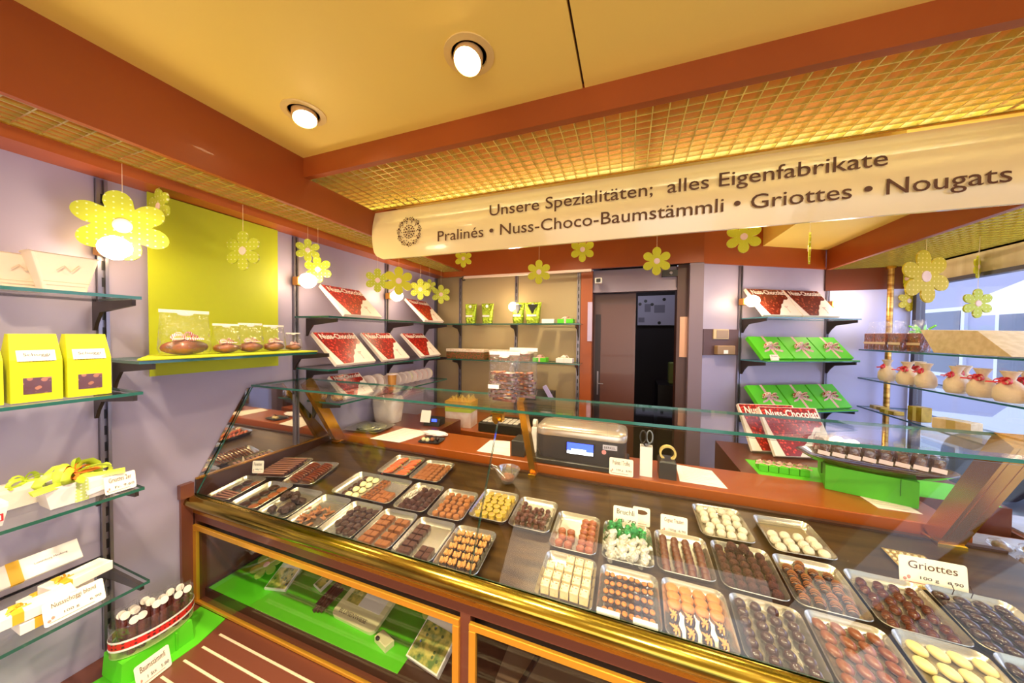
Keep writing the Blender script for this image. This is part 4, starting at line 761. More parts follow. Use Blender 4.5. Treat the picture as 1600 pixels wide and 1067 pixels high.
def trap(name, label, p, rz, w, d, h, m, cat='gift box'):
    t = thing(name, label, cat, p, (0, 0, rz)); g = G(); g.loft([rect(-w*.42, w*.42, -d*.42, d*.42, 0), rect(-w/2, w/2, -d/2, d/2, h*.82), rect(-w*.5, w*.5, -d*.5, d*.5, h)]); g.obj('carton', m, t); return t
t = trap('gift_box', 'white gift box with large lime bow on the third glass shelf', (-1.315, .375, 1.170), PI/2, .105, .07, .052, white_m)
g = G(); g.box(-.008, .012, -.0352, .0352, .001, .0535); g.obj('ribbon_band', mat('dotted_ribbon', '#c6d474', .5, dots=('#f2f2d0', 120, .3)), t)
bow(t, (0, 0, .052), .058, limer); bow(t, (0, -.004, .064), .034, mat('orange_ribbon', '#e0742c', .5), .8); bow(t, (0, .004, .06), .052, limer, .9)
g = G(); g.M = T(.028, -.036, .02) @ RY(-.15); g.box(-.02, .02, -.001, 0, -.006, .006); g.obj('label', white_m, t)
t = trap('gift_box', 'white gift box behind the one with the large lime bow', (-1.40, .325, 1.170), PI/2, .10, .06, .05, white_m); bow(t, (0, 0, .05), .03, limer, .3)
t = trap('gift_box', 'white gift box with red framed label at the left photo edge', (-1.305, .232, 1.170), PI/2, .085, .06, .05, white_m); g = G(); g.box(-.005, .036, -.0305, -.029, .012, .028); g.obj('red_frame', red_m, t); g = G(); g.box(-.002, .033, -.031, -.0305, .015, .025); g.obj('label', white_m, t)
yr = mat('yellow_ribbon', '#e8b430', .5)
for k, (x, y, z, rz, lean, nm, dz) in enumerate(((-1.29, .335, .914, .0, 0, 'flat white bar at the bottom front of the stack on the lowest glass shelf', 0), (-1.37, .36, .914, .1, 0, 'flat white bar at the back of the stack on the lowest glass shelf', 0), (-1.29, .31, .941, -.1, 0, 'flat white bar with yellow ribbon on the left of the stack', 0), (-1.345, .385, .941, .15, 0, 'flat white bar with yellow ribbon on the right of the stack', 0), (-1.41, .345, .968, .02, .9, 'long white bar leaning upright behind the stacked ones', 0))):
    t = thing('wrapped_bar', nm, 'chocolate bar', (x, y, z)); t.matrix_world = T(x, y, z) @ RZ(PI/2+rz) @ RX(lean if lean else 0); w = .135 if lean else .105; d = .05; h = .024 if not lean else .012
    g = G(); g.box(-w/2, w/2, -d/2 if not lean else 0, d/2 if not lean else .055, 0, h, .001); g.obj('wrapper', white_m, t)
    y0_, y1_ = (-d/2-.0006, d/2+.0006) if not lean else (-.0006, .0556); g = G(); g.box(-w*.32, -w*.18, y0_, y1_, -.0003 if lean else .001, h+.0006); g.obj('ribbon_band', yr, t)
    if not lean: bow(t, (-w*.25, 0, h), .014, yr, .4)
    else: text('Luxemburg Mischung', w*.38, .006, inkd_m, t, T(w*.15, .03, .0126) @ RX(-PI/2))
# bench: green box, oval canister of wrapped sticks
t = thing('green_stand', 'bright green folded card stand under the oval canister', 'display stand', (-1.365, .53, .602), (0, 0, PI/2)); g = G(); g.loft([rect(-.085, .075, -.055, .05, 0), rect(-.08, .072, -.05, .05, .062)]); g.box(.03, .034, -.058, -.05, 0, .055); g.obj('folded_card', green2_m, t)
t = thing('oval_canister', 'clear oval canister with red and white ribbon full of wrapped chocolate sticks', 'canister', (-1.365, .535, .666), (0, 0, PI/2)); rx, ry = .092, .058
g = G(); g.lathe([(1, .0), (1.0, .09), (.985, .09), (.985, .003)], 36, sx=rx, sy=ry, cap=False); g.obj('clear_wall', film_m, t, True)
g = G(); g.lathe([(.99, 0), (.99, .003)], 36, sx=rx, sy=ry); g.obj('base', mat('clear_base', '#a8c870', .3), t)
g = G(); g.lathe([(1.01, .028), (1.01, .046)], 36, sx=rx, sy=ry, cap=False); g.obj('red_band', mat('red_dotted', '#d42420', .5, dots=('#5a2018', 90, .3)), t, True)
g = G(); g.lathe([(1.012, .022), (1.02, .025), (1.012, .028)], 36, sx=rx, sy=ry, cap=False); g.lathe([(1.012, .046), (1.02, .049), (1.012, .052)], 36, sx=rx, sy=ry, cap=False); g.obj('white_edge', white_m, t, True)
wm = mat('wrapper_brown', '#5a2820', .2, coat=.8, bump=(90, .6)); sm = mat('seal_white', '#efe4d8', .5)
proto = None
for k in range(15):
    x = -.062+(k % 6)*.0245+random.uniform(-.003, .003); y = -.03+(k//6)*.028; ax, ay = random.uniform(-.15, .25), random.uniform(-.12, .12)
    if proto is None:
        o = bpy.data.objects.new('wrapped_stick', None); COL.objects.link(o); o.empty_display_size = .02; g = G(); g.lathe([(.009, 0), (.0095, .09), (.006, .098)], 10); g.obj('wrapper', wm, o, True); g = G(); g.loft([rrect(.02, .012, .004, .094, 2), rrect(.026, .003, .001, .118, 2)], cap=False); g.obj('twist', cello_m, o)
        g = G(); g.M = T(0, -.0085, .098) @ RX(PI/2-.3); g.lathe([(.0105, 0), (.0105, .001)], 14); g.obj('seal', sm, o); proto = o
    else: o = copy(proto)
    o.matrix_world = T(-1.365, .535, .670) @ RZ(PI/2) @ T(x, y, 0) @ RX(-ax*.4) @ RY(ay*.5); tag(o, 'brown wrapped chocolate stick with white seal in the oval canister', 'chocolate stick', 'sticks in the oval canister')
# ------------------------------------------------------------------ things on the worktop
t = thing('shop_scale', 'black electronic shop scale with grey lid and blue screen on the worktop', 'scale', (-.185, 1.40, WZ)); hw = .185
g = G(); g.box(-hw-.012, hw+.012, -.098, .10, .0005, .022, .004); g.obj('base', mat('scale_base', '#242022', .3, coat=.4), t)
g = G(); g.loft([rrect(hw*1.9, .15, .03, .022, 4, 0, .005), rrect(hw*2, .16, .035, .05, 4, 0, .005), rrect(hw*2, .16, .035, .118, 4, 0, .005)]); g.obj('housing', mat('scale_dark', '#38343a', .35, coat=.3), t, True)
g = G(); g.loft([rrect(hw*2.02, .165, .036, .118, 4, 0, .005), rrect(hw*2.04, .17, .038, .140, 4, 0, .005), rrect(hw*1.96, .16, .036, .152, 4, 0, .008), rrect(hw*1.6, .12, .03, .158, 4, 0, .015)]); g.obj('lid', mat('scale_lid', '#c9b8a8', .25, .6), t, True)
g = G(); g.box(-.055, .065, -.0775, -.075, .048, .103, .001); g.obj('screen_frame', dark_m, t)
g = G(); g.box(-.048, .058, -.079, -.0776, .053, .098); s_ = g.obj('screen', mat('screen_blue', '#3a50e8', .3, emit=2.2, ecol='#3048ff'), t); g = G(); g.box(-.048, .058, -.0796, -.0791, .053, .066); g.box(-.03, .03, -.0798, -.0791, .068, .074); g.obj('screen_text', mat('screen_white', '#e8ecff', .4, emit=1.5), s_)
g = G(); g.box(.095, .15, -.0775, -.075, .086, .105); g.obj('maker_label', mat('label_lilac', '#c8c0cc', .4), t); text('BERKEL', .044, .009, inkd_m, t, T(.1225, -.078, .0955))
g = G(); g.M = T(.10, -.0765, .075) @ RX(PI/2); g.lathe([(.009, 0), (.009, .001)], 16); g.obj('round_sticker', mat('sticker_rose', '#e08c8c', .5), t)
t = thing('scissors_holder', 'white upright box holding scissors beside the scale', 'holder', (.072, 1.345, WZ)); g = G(); 
for a in ((-.022, .022, -.016, -.0145), (-.022, .022, .0145, .016), (-.022, -.0205, -.0145, .0145), (.0205, .022, -.0145, .0145)): g.box(*a, 0, .115)
g.box(-.0205, .0205, -.0145, .0145, 0, .002); g.obj('carton', white_m, t)
t = thing('scissors', 'black handled scissors standing in the white holder', 'scissors', (.072, 1.345, WZ+.003))
g = G(); g.box(-.004, .004, -.001, .001, 0, .12); g.obj('blades', steel_m, t)
for s, rz in ((-1, .15), (1, -.2)):
    g = G(); g.M = T(s*.012, s*.003, .147) @ RZ(rz); g.tube([(.011*math.cos(a), 0, .024*math.sin(a)) for a in [2*PI*k/14 for k in range(15)]], .0028, 6); g.tube([(0, 0, -.024), (-s*.008, 0, -.035)], .003, 6); g.obj('handle_loop', dark_m if s < 0 else mat('grip_grey', '#7a8088', .4), t, True)
t = thing('tape_dispenser', 'black box tape holder with yellow tape roll beside the scissors', 'tape dispenser', (.148, 1.36, WZ)); g = G(); g.loft([rect(-.03, .03, -.03, .05, 0), rect(-.03, .03, -.03, .05, .062), rect(-.024, .024, -.026, .044, .068)]); g.obj('body', mat('tape_black', '#2c2828', .4), t)
g = G(); g.M = T(.003, .012, .088) @ RY(.35) @ RX(PI/2); g.lathe([(.030, -.009), (.030, .009), (.023, .009), (.023, -.009), (.030, -.009)], 28, cap=False); g.obj('tape_roll', mat('tape_yellow', '#dcc070', .3), t, True)
t = thing('stationery_box', 'black open box left of the scale beside the brass post', 'box', (-.455, 1.38, WZ)); g = G(); g.box(-.03, .03, -.045, .05, 0, .07, .002); g.obj('body', mat('tape_black', '#2c2828', .4), t); g = G(); g.box(-.024, .024, -.039, .044, .07, .0705); g.obj('dark_mouth', dark_m, t)
t = thing('paper_roll_holder', 'white paper sleeve with roll standing between brass post and scale', 'holder', (-.398, 1.42, WZ)); g = G(); g.box(-.012, .012, -.02, .02, 0, .12, .002); g.obj('sleeve', white_m, t); g = G(); g.M = T(0, 0, .135) @ RY(PI/2); g.lathe([(.018, -.008), (.018, .008)], 16); g.obj('roll', mat('roll_cream', '#e8dccc', .5), t)
def sheet(label, pts, z, m=None, name='paper_sheet', lines=0, lm=None, cat='paper'):
    c = pts[0]; g = G(); pl = [(x-c[0], y-c[1]) for x, y in pts]; g.prism(pl, 0, .0012); o = g.obj(name, m or paper_m, loc=(c[0], c[1], z)); tag(o, label, cat)
    if lines:
        ex = Vector(pl[1]); ey = Vector(pl[3]); g = G()
        for k in range(lines):
            v = .12+.76*k/max(lines-1, 1); a = ex*.12+ey*v; b = ex*random.uniform(.5, .88)+ey*v; n = ey.normalized()*.0016
            g.quad((a.x, a.y, .0014), (b.x, b.y, .0014), (b.x+n.x, b.y+n.y, .0014), (a.x+n.x, a.y+n.y, .0014))
        g.obj('print_lines', lm or mat('print_grey', '#9a9088', .7), o)
    return o
def q4(z, *px): return [(at(a, b, 'Z', z).x, at(a, b, 'Z', z).y) for a, b in px]
sheet('white paper with pink writing on the worktop left of the scale', q4(WZ, (745, 705), (797, 713), (797, 690), (766, 688)), WZ+.0005, lines=3, lm=mat('pink_ink', '#e08898', .6))
sheet('white printed sheet lying on the worktop right of the tape holder', q4(WZ, (1062, 752), (1137, 764), (1112, 736), (1056, 726)), WZ+.0005, lines=9)
sheet('cream printed sheet at the right end of the worktop', q4(WZ, (1372, 794), (1442, 804), (1392, 776), (1332, 768)), WZ+.0005, mat('cream_sheet', '#f6e2cc', .7), lines=6)
sheet('large white paper lying over the worktop edge near the end mirror', [(-1.24, 1.285), (-1.06, 1.29), (-1.01, 1.49), (-1.20, 1.50)], WZ+.0005, lines=8)
t = thing('foil_tray', 'silver tray of crumpled foil at the left end of the worktop', 'tray', (-1.46, 1.56, WZ+.002), (0, 0, .1))
g = G(); g.loft([rrect(.20, .15, .02, 0), rrect(.23, .18, .03, .012), rrect(.22, .17, .03, .012), rrect(.19, .14, .02, .003)]); g.obj('dish', tray_m, t, True); t.location = (-1.365, 1.415, WZ+.002)
g = G(); g.box(-1.495, -1.0, 1.522, 1.798, .2, 1.052); tag(g.obj('side_table', woodd_m), 'dark side table behind the worktop at the left wall', 'table')
g = G(); g.ell((.01, 0, .012), .085, .06, .016, 20, 8, .12); g.obj('crumpled_foil', mat('crumpled_foil', '#b8b8a0', .25, .8, bump=(60, 1.)), t)
t = thing('tasting_plate', 'small dark plate with tasting pralines at the worktop edge', 'plate', (-.925, 1.37, WZ+.001), (0, 0, .12)); g = G(); g.loft([rrect(.10, .075, .006, 0), rrect(.115, .09, .008, .006), rrect(.11, .085, .008, .006), rrect(.095, .07, .006, .002)]); g.obj('plate_dish', dark_m, t)
for x, y, m, nm in ((-.035, -.02, choc_w, 'cream praline at the left of the small dark plate'), (-.012, -.024, choc_w, 'cream praline at the front of the small dark plate'), (.008, -.012, choc_l, 'light brown praline on the small dark plate'), (.03, .0, choc_d, 'dark square praline on the small dark plate')):
    g = G(); g.ell((0, 0, .010), .011, .011, .010, 12, 7); o = g.obj('tasting_praline', m, smooth=True); o.matrix_world = t.matrix_basis @ T(x, y, .0025); tag(o, nm, PR)
t = thing('crumpled_tissue', 'crumpled white tissue paper beside the tasting plate', 'tissue', (-.96, 1.45, WZ+.001)); g = G(); g.ell((0, 0, .012), .075, .03, .013, 22, 8, .16); g.obj('tissue', mat('tissue', '#efe6e6', .8), t)
# glass bowl with scoop
b = at(791, 745, 'Y', 1.15); t = thing('glass_bowl', 'glass bowl of chocolate pieces behind the dark hazelnut clusters', 'bowl', (b.x, 1.165, zbed(1.165)+.006))
g = G(); g.lathe([(.022, 0), (.030, .012), (.043, .035), (.049, .052), (.047, .052), (.041, .035), (.028, .014), (.018, .004)], 28); g.obj('bowl_glass', clear_mat('bowl_glass', (.97, .97, .95), .10, 1.3, .03, haze=.05), t, True)
g = G(); g.ell((0, 0, .018), .028, .028, .014, 14, 7, .15); g.obj('chocolate_pieces', mat('pieces', '#a05c34', .5, bump=(90, .8)), t, True)
t = thing('tongs', 'metal tongs resting in the glass bowl', 'tongs', (b.x-.03, 1.15, zbed(1.165)+.048))
for s in (-1, 1): g = G(); g.tube([(-.03, s*.002, .014), (-.018, s*.009, .016), (-.008, s*.004, .01), (.03, s*.005, -.02)], .0016, 6); g.obj('tong_arm', mat('tong_steel', '#e0d8d0', .2, .9), t)
g = G(); g.tube([(-.03+.009*math.cos(a), 0, .014+.009*math.sin(a)) for a in [2*PI*k/12 for k in range(13)]], .0016, 6); g.obj('ring', mat('tong_steel', '#e0d8d0', .2, .9), t)
t = thing('embossed_sheet', 'gold embossed foil sheet behind the ridged milk pralines', 'foil sheet', (.66, 1.035, zbed(1.04)+.004)); g = G(); g.box(0, .085, 0, .14, 0, .001)
g.obj('foil', mat('foil_gold', '#caa65a', .25, .8), t); g = G()
for i in range(6):
    for j in range(9): g.ell((.008+i*.014, .01+j*.015, .0012), .0045, .006, .003, 6, 4)
g.obj('embossing', mat('foil_pale', '#f0e0a8', .25, .7), t)
t.rotation_euler = (AT, 0, -.05)
# ------------------------------------------------------------------ rear bench: spools, tissue bag, carton, register
def spool(label, x, y, z, r, col, k=0):
    t = thing('ribbon_spool', label, 'ribbon spool', (x, y, z), (0, 0, .35), 'ribbon spools on the third shelf'); g = G(); g.M = T(0, 0, r) @ RX(PI/2); g.lathe([(r*.92, -.011), (r*.92, .011)], 24); g.obj('ribbon_roll', col, t, True)
    g = G(); g.M = T(0, 0, r) @ RX(PI/2); g.lathe([(r, -.0125), (r, -.011)], 24); g.lathe([(r, .011), (r, .0125)], 24); g.obj('flange', mat('flange_white', '#e6d4cc', .5), t); return t
cols = [mat('ribbon_cream', '#f0e6dc', .5), mat('ribbon_grey', '#d4c8c8', .5), mat('ribbon_lime', '#c8cc8c', .5), mat('ribbon_redwhite', '#f2dcd8', .5, stripes=('#c23040', 40, 'Z', .5))]
spos = [(1.435, .047, 0), (1.505, .047, 0)]+[(1.60+k*.058, .040, (1, 0, 1, 2, 3, 3, 3, 2)[k]) for k in range(8)]
names = ['big cream ribbon spool left of the gold cup', 'big cream ribbon spool behind the gold cup'] + ['ribbon spool in the row below the nut chocolate boxes, %s' % w for w in ('first from the left', 'second from the left', 'third from the left', 'fourth from the left', 'fifth from the left', 'sixth from the left', 'seventh from the left', 'last at the right end')]
for (y, r, c), nm in zip(spos, names): spool(nm, -1.40, y, 1.263, r, cols[c])
p0 = at(600, 600, 'Y', 1.95); t = thing('gold_cup', 'gold paper cup beside the ribbon spools', 'cup', (-1.32, 1.54, 1.263)); g = G(); g.lathe([(.02, 0), (.026, .09), (.024, .09)], 18); g.obj('cup', mat('cup_gold', '#d89a4c', .3, .5), t, True); g = G(); g.lathe([(.032, .09), (.032, .096)], 18); g.obj('lid', mat('flange_white', '#e6d4cc', .5), t)
t = thing('open_carton', 'orange and green gradient carton filled with paper straw', 'carton', (-1.12, 1.78, BZ+.001), (0, 0, .1)); t.location = (-1.05, 1.90, BZ+.001); g = G(); g.box(-.09, .09, -.06, .06, 0, .10); g.obj('carton_lower', mat('carton_white', '#f0dcd0', .5, noise=('#e4c4b8', 20)), t)
g = G(); g.box(-.092, .092, -.062, .062, .10, .13); g.obj('green_band', mat('carton_green', '#b4c040', .5), t); g = G(); g.box(-.093, .093, -.063, .063, .13, .17); g.obj('orange_band', mat('carton_orange', '#dca030', .5), t)
g = G()
for k in range(26): a = random.uniform(0, 6.3); x, y = random.uniform(-.075, .075), random.uniform(-.05, .05); g.tube([(x, y, .165), (x+.02*math.cos(a), y+.02*math.sin(a), .19+random.uniform(0, .02)), (x+.045*math.cos(a), y+.03*math.sin(a), .172)], .0016, 4)
g.obj('paper_straw', mat('straw', '#e8c860', .6), t)
t = thing('tissue_bag', 'wide white translucent bag behind the left brass post', 'bag', (-1.40, 1.62, 1.08)); t.location = (-1.40, 1.60, 1.053); g = G(); g.loft([rrect(.15, .10, .03, 0), rrect(.18, .12, .04, .10), rrect(.185, .10, .03, .14), rrect(.18, .03, .01, .165)]); g.obj('bag_body', mat('bag_milky', '#cfc0b4', .35, coat=.5, bump=(25, .5)), t, True)
g = G(); g.tube([(-.03, -.05, .26), (.04, -.05, .08)], .004, 8); g.obj('white_stick', white_m, t)
for x, y, nm in ((-1.43, 1.165, 'opened sweet bag on the third shelf beside the left wall'), (-1.33, 1.165, 'opened sweet bag at the front of the third shelf')):
    cello(nm, (x, y, 1.263), .2, .07, .05, .075, f_nuts('#c89a5c', '#7a3c20', 'cookies'), bowed=False, header=False, fillh=.7)
t = thing('cash_register', 'flat black register keyboard on the rear bench left of the labelled bag', 'cash register', (-.76, 1.89, BZ+.001), (0, 0, 0)); g = G(); g.box(-.12, .16, -.08, .12, 0, .06, .006); g.obj('base', dark_m, t)
g = G()
for i in range(7):
    for j in range(3): g.box(-.10+i*.034, -.073+i*.034, -.06+j*.04, -.03+j*.04, .06, .066, .001)
g.obj('keys', mat('keys_cream', '#e0d4c4', .5), t)
t = thing('card_terminal', 'small black terminal with blue lit display on the rear bench', 'terminal', (-1.09, 1.63, 1.053), (0, 0, .1)); g = G(); g.loft([rect(-.05, .05, -.03, .05, 0), rect(-.05, .05, -.01, .05, .04)]); g.obj('body', dark_m, t); g = G(); g.box(-.002, .03, -.02, -.018, .025, .04); g.obj('display', mat('screen_blue', '#3a50e8', .3), t)
g = G(); g.M = RX(-.3); g.box(-.075, -.012, -.03, -.028, .01, .08); g.obj('receipt_paper', white_m, t)
t = thing('telephone', 'black telephone with pale handset on the rear bench left of the doorway', 'telephone', (-.50, 2.0, BZ+.001)); p = at(845, 615, 'Y', 2.1); t.location = (p.x, 2.1, BZ+.001)
g = G(); g.loft([rect(-.09, .09, -.06, .06, 0), rect(-.09, .09, -.06, .06, .20), rect(-.075, .09, .0, .06, .235)]); g.obj('body', mat('phone_black', '#241f22', .35), t); g = G(); g.M = T(.062, -.05, .235) @ RY(-.55); g.box(-.012, .012, -.012, .012, -.05, .05, .004); g.obj('handset', mat('phone_lilac', '#a8a0d0', .3), t)
# ------------------------------------------------------------------ green gift boxes on the angled corner shelves
def greenbox(label, s, z):
    p = cw(s, .155, z); t = thing('green_gift_box', label, 'gift box', p, (0, 0, 0), 'green gift boxes in the angled corner'); lean = math.radians(42); w, h, th = .205, .17, .022
    t.matrix_world = T(p.x, p.y, z+th*math.sin(lean)+.001) @ RZ(TH) @ RX(-lean); g = G(); g.box(0, w, 0, th, 0, h, .0015); g.obj('box', green2_m, t)
    g = G(); g.box(w*.46, w*.54, -.0008, th+.0005, .0005, h+.0005); g.obj('ribbon_band', ribbon_m, t)
    q = bow(t, (w*.5, 0, h*.55), .05); q.rotation_euler = (PI/2, 0, 0); q.location = (0, 0, 0); q.matrix_local = T(w*.5, -.001, h*.5) @ RX(PI/2) @ T(-w*.5, 0, -h*.55)
    return t
for z, r in ((1.461, 'middle'), (1.161, 'bottom')):
    for k, (s, w_) in enumerate(((.275, 'left'), (.49, 'centre'), (.705, 'right'))): greenbox('green gift box with striped bow, %s one on the %s corner shelf' % (w_, r), s, z)
    g = G(); g.M = CM; g.box(.275, .92, -.178, -.157, z-.0005, z+.004); tag(g.obj('green_shelf_edge', green2_m), 'green card strip along the front of the %s corner shelf' % r, 'card strip')
p = cw(.33, .17, 1.465); card('cream price card leaning on the green boxes of the middle corner shelf', (p.x, p.y-.006, 1.4655), TH, .055, .035, 'Griottes', '', .3)
# ------------------------------------------------------------------ side table: small green packages, big green box, platter
for k in range(5):
    x = .53+k*.034; t = thing('green_package', 'small green wrapped package with striped bow in the row behind the worktop', 'package', (x, 1.60-.0, 1.051), (0, 0, -.1), 'small green packages')
    if k == 0:
        g = G(); g.box(-.015, .015, -.03, .03, 0, .026, .001); g.obj('box', green2_m, t); bow(t, (0, -.005, .026), .02); pk = t
    else:
        for c in pk.children: q = c.copy(); COL.objects.link(q); q.parent = t
sheet('bright green card laid under the row of small packages', [(.50, 1.525), (1.16, 1.525), (1.16, 1.70), (.50, 1.70)], 1.0495, green2_m, 'green_card', cat='card sheet')
t = thing('green_box', 'big bright green carton carrying the oval platter at the right end', 'carton', (.80, 1.475, WZ+.001), (0, 0, -.32)); g = G(); g.loft([rect(-.115, .10, -.055, .15, 0), rect(-.115, .10, -.055, .15, .085)]); g.obj('carton', mat('green_carton', '#4cb01c', .5), t)
g = G(); g.box(-.119, -.115, .02, .022, .03, .0855); g.box(.06, .062, -.0562, -.055, .03, .0855); g.obj('slits', mat('slit_green', '#2c6c10', .6), t)
t = thing('oval_platter', 'clear oval platter piled with bagged chocolate bars on the green carton', 'platter', (.815, 1.50, WZ+.088), (0, 0, -.25)); g = G(); g.lathe([(.8, 0), (1, .022), (.97, .022), (.77, .004)], 40, sx=.20, sy=.105); g.obj('dish', mat('dish_brown', '#4c3428', .15, coat=.8), t, True)
bagm = mat('bagged_bar', '#4a281c', .25, coat=.8, noise=('#7a4a30', 30), bump=(60, .6)); pb = None
for k in range(16):
    x = -.13+(k % 8)*.038; y = -.03+(k//8)*.056; z = .024
    if pb is None:
        o = bpy.data.objects.new('bagged_bars', None); COL.objects.link(o); g = G(); g.box(-.012, .012, -.022, .022, 0, .045, .003); g.obj('bar', bagm, o); g = G(); g.loft([rrect(.034, .05, .01, 0, 2), rrect(.036, .05, .01, .05, 2), rrect(.034, .01, .003, .066, 2)], cap=False); g.obj('clear_bag', film_m, o); g = G(); g.box(-.016, .016, -.0275, -.026, .006, .020); g.obj('label', mat('label_pink', '#f2dcd8', .6), o); pb = o
    else: o = copy(pb)
    o.matrix_world = t.matrix_basis @ T(x, y, z) @ RZ(random.uniform(-.06, .06)) @ RY(.12); tag(o, 'labelled clear bag of dark bars piled on the oval platter', 'bag', 'bags on the oval platter')
# ------------------------------------------------------------------ window side: etagere, window display, street
XW = 1.62
t = thing('brass_pole', 'slim brass pole of the window shelves reaching the louvre', 'pole', (1.49, 2.62, .7)); g = G(); g.cyl((0, 0, 0), (0, 0, 1.335), .014, n=14); g.obj('pole', mat('aged_brass', '#9c6a34', .3, .9, noise=('#d8b060', 12, (1, 1, 4))), t, True); g = G(); g.cyl((0, 0, 1.322), (0, 0, 1.338), .022, n=14); g.obj('flange', brassr_m, t)
for z, nm in ((1.53, 'top window glass shelf with caramel bags and cream wedge'), (1.352, 'middle window glass shelf with cream cloth bags'), (1.172, 'bottom window glass shelf with gold wrapped bars')):
    shelf(nm, [(1.37, .9), (1.605, .9), (1.605, 2.655), (1.37, 2.655)], z, th=.008, mats=[glass_m, mat('glass_edge_deep', '#2c5470', .15, coat=.5)])
win = mat('window_frame_dark', '#4a4550', .4)
g = G()
for y in (-1.4, .9, 2.655): g.box(XW, XW+.04, y-.014, y+.014, .75, 1.93)
g.box(XW, XW+.04, -1.4, 2.66, 1.91, 1.93); g.box(XW, XW+.04, -1.4, 2.66, .73, .77); struct('window_1', g, win)
g = G(); g.box(XW+.016, XW+.022, -1.38, 2.64, .77, 1.91); struct('window_2', g, glass_m)
g = G(); g.box(XW, XW+.05, -2.6, 2.7, 1.93, 2.05); struct('trim_15', g, mat('blind_beige', '#c8b48c', .6, noise=('#b8a078', 3, (1, 6, 1))))
g = G(); g.box(XW-.02, XW+.06, -2.6, 2.7, 0, .73); struct('wall_right', g, wall_m)
t = thing('window_display', 'low window display platform beyond the right brass post', 'display', (1.02, .9, 0)); g = G(); g.prism([(-.01, -.2), (.58, -.2), (.58, .80), (.18, .80), (.18, .60), (-.08, .60), (-.08, .42), (-.01, .40)], .84, .965); g.obj('platform', mat('platform_brown', '#8a4c2c', .35), t)
g = G(); g.prism([(.01, -.18), (.56, -.18), (.56, .78), (.20, .78), (.20, .58), (-.06, .58), (-.06, .44), (.01, .42)], .965, .972); g.obj('silver_cloth', mat('silver_cloth', '#c4c8e0', .25, .3, bump=(20, .4)), t)
pm = None
for k in range(56):
    x = 1.04+(k % 7)*.078+random.uniform(-.01, .01); y = .95+(k//7)*.085+random.uniform(-.008, .008)
    if y > 1.44 and x < 1.25: continue
    if pm is None:
        o = thing('bagged_sweets', '', '', (0, 0, 0)); g = G(); g.ell((0, 0, .014), .024, .018, .014, 10, 6, .1); g.obj('contents', mat('bag_choc', '#6a4a3c', .3, coat=.6, noise=('#a89078', 40)), o, True); g = G(); g.ell((.004, 0, .016), .034, .026, .016, 12, 6, .12); g.obj('clear_film', cello_m, o, True); pm = o
    else: o = copy(pm)
    o.location = (x, y, .973); o.rotation_euler = (0, 0, random.uniform(0, 6)); tag(o, 'small clear bag of sweets lying on the silver window display', 'bag', 'sweet bags in the window display')
# shelf goods
def caramel(label, y, x=1.44, w=.072, h=.098, bh=.07, rz=PI/2):
    t = thing('caramel_bag', label, 'bag', (x, y, 1.531), (0, 0, -PI/2+.1), 'caramel bags on the window shelf'); g = G(); g.box(-w/2, w/2, -.022, .022, 0, h, .003); g.obj('caramels', mat('caramels', '#a8501c', .3, coat=.4, noise=('#6a3216', 45), bump=(120, .7)), t)
    g = G(); g.loft([rrect(w*1.03, .046, .004, 0, 2), rrect(w*1.03, .046, .004, h, 2), rrect(w*.8, .02, .004, h+bh*.5, 2), rrect(w*.95, .006, .002, h+bh, 2)], cap=False); g.obj('clear_film', cello_m, t)
    g = G(); g.box(-w*.52, w*.52, -.0245, -.023, h*.35, h*.48); g.obj('label', mat('label_tan', '#d8b898', .5), t)
for y, x, nm in ((2.60, 1.41, 'caramel bag at the far end of the top window shelf'), (2.51, 1.41, 'caramel bag second from the far end of the window shelf'), (2.42, 1.42, 'caramel bag beside the small green plant'), (2.34, 1.45, 'caramel bag behind the cream wedge')): caramel(nm, y, x)
for y, x, nm in ((1.72, 1.44, 'large caramel bag on the window shelf right of the cream wedge'), (1.60, 1.43, 'large caramel bag at the right edge of the window shelf')): caramel(nm, y, x, .095, .115, .08)
t = thing('green_star_plant', 'bright green star shaped ornament behind the caramel bags', 'ornament', (1.53, 2.44, 1.531)); g = G()
for k in range(14): a = 2*PI*k/14; e = (k % 3)*.35; g.tube([(0, 0, .07), (.03*math.cos(a), .03*math.sin(a), .09+e*.05), (.055*math.cos(a), .055*math.sin(a), .07+e*.1)], .005, 4, 1.8)
g.cyl((0, 0, 0), (0, 0, .08), .006); g.obj('leaves', mat('star_green', '#7ed820', .5), t)
t = thing('cream_wedge_box', 'cream coloured wedge box lying on the top window shelf', 'box', (1.40, 1.83, 1.531)); g = G(); g.loft([[(0, .0, .002), (0, .34, .002), (.16, .34, .002), (.16, .0, .002)], [(.01, .15, .105), (.01, .44, .115), (.17, .44, .115), (.17, .15, .105)]]); g.obj('box', mat('wedge_cream', '#ddc494', .5, noise=('#d0b480', 40)), t)
cloth = mat('cream_cloth', '#ead2b0', .8, bump=(80, .3)); pc = None
for k, (y, x) in enumerate(((2.50, 1.42), (2.41, 1.50), (2.34, 1.41), (2.24, 1.42), (2.16, 1.50), (2.08, 1.42), (1.98, 1.43), (1.90, 1.50), (1.86, 1.42), (1.77, 1.45))):
    if pc is None:
        t = thing('cloth_bag', '', '', (0, 0, 0)); g = G(); g.lathe([(.030, 0), (.038, .012), (.037, .04), (.024, .062), (.012, .072), (.016, .085), (.024, .100), (.021, .100)], 14, sx=1, sy=.8); g.obj('bag', cloth, t, True); bow(t, (0, -.014, .062), .026, mat('red_white_ribbon', '#d4303c', .5), 0); pc = t
    else: t = copy(pc)
    t.location = (x, y, 1.353); t.scale = (1.22, 1.22, 1.22); t.rotation_euler = (0, 0, -PI/2+random.uniform(-.5, .3)); tag(t, 'cream cloth bag tied with red ribbon on the middle window shelf', 'bag', 'cloth bags on the window shelf')
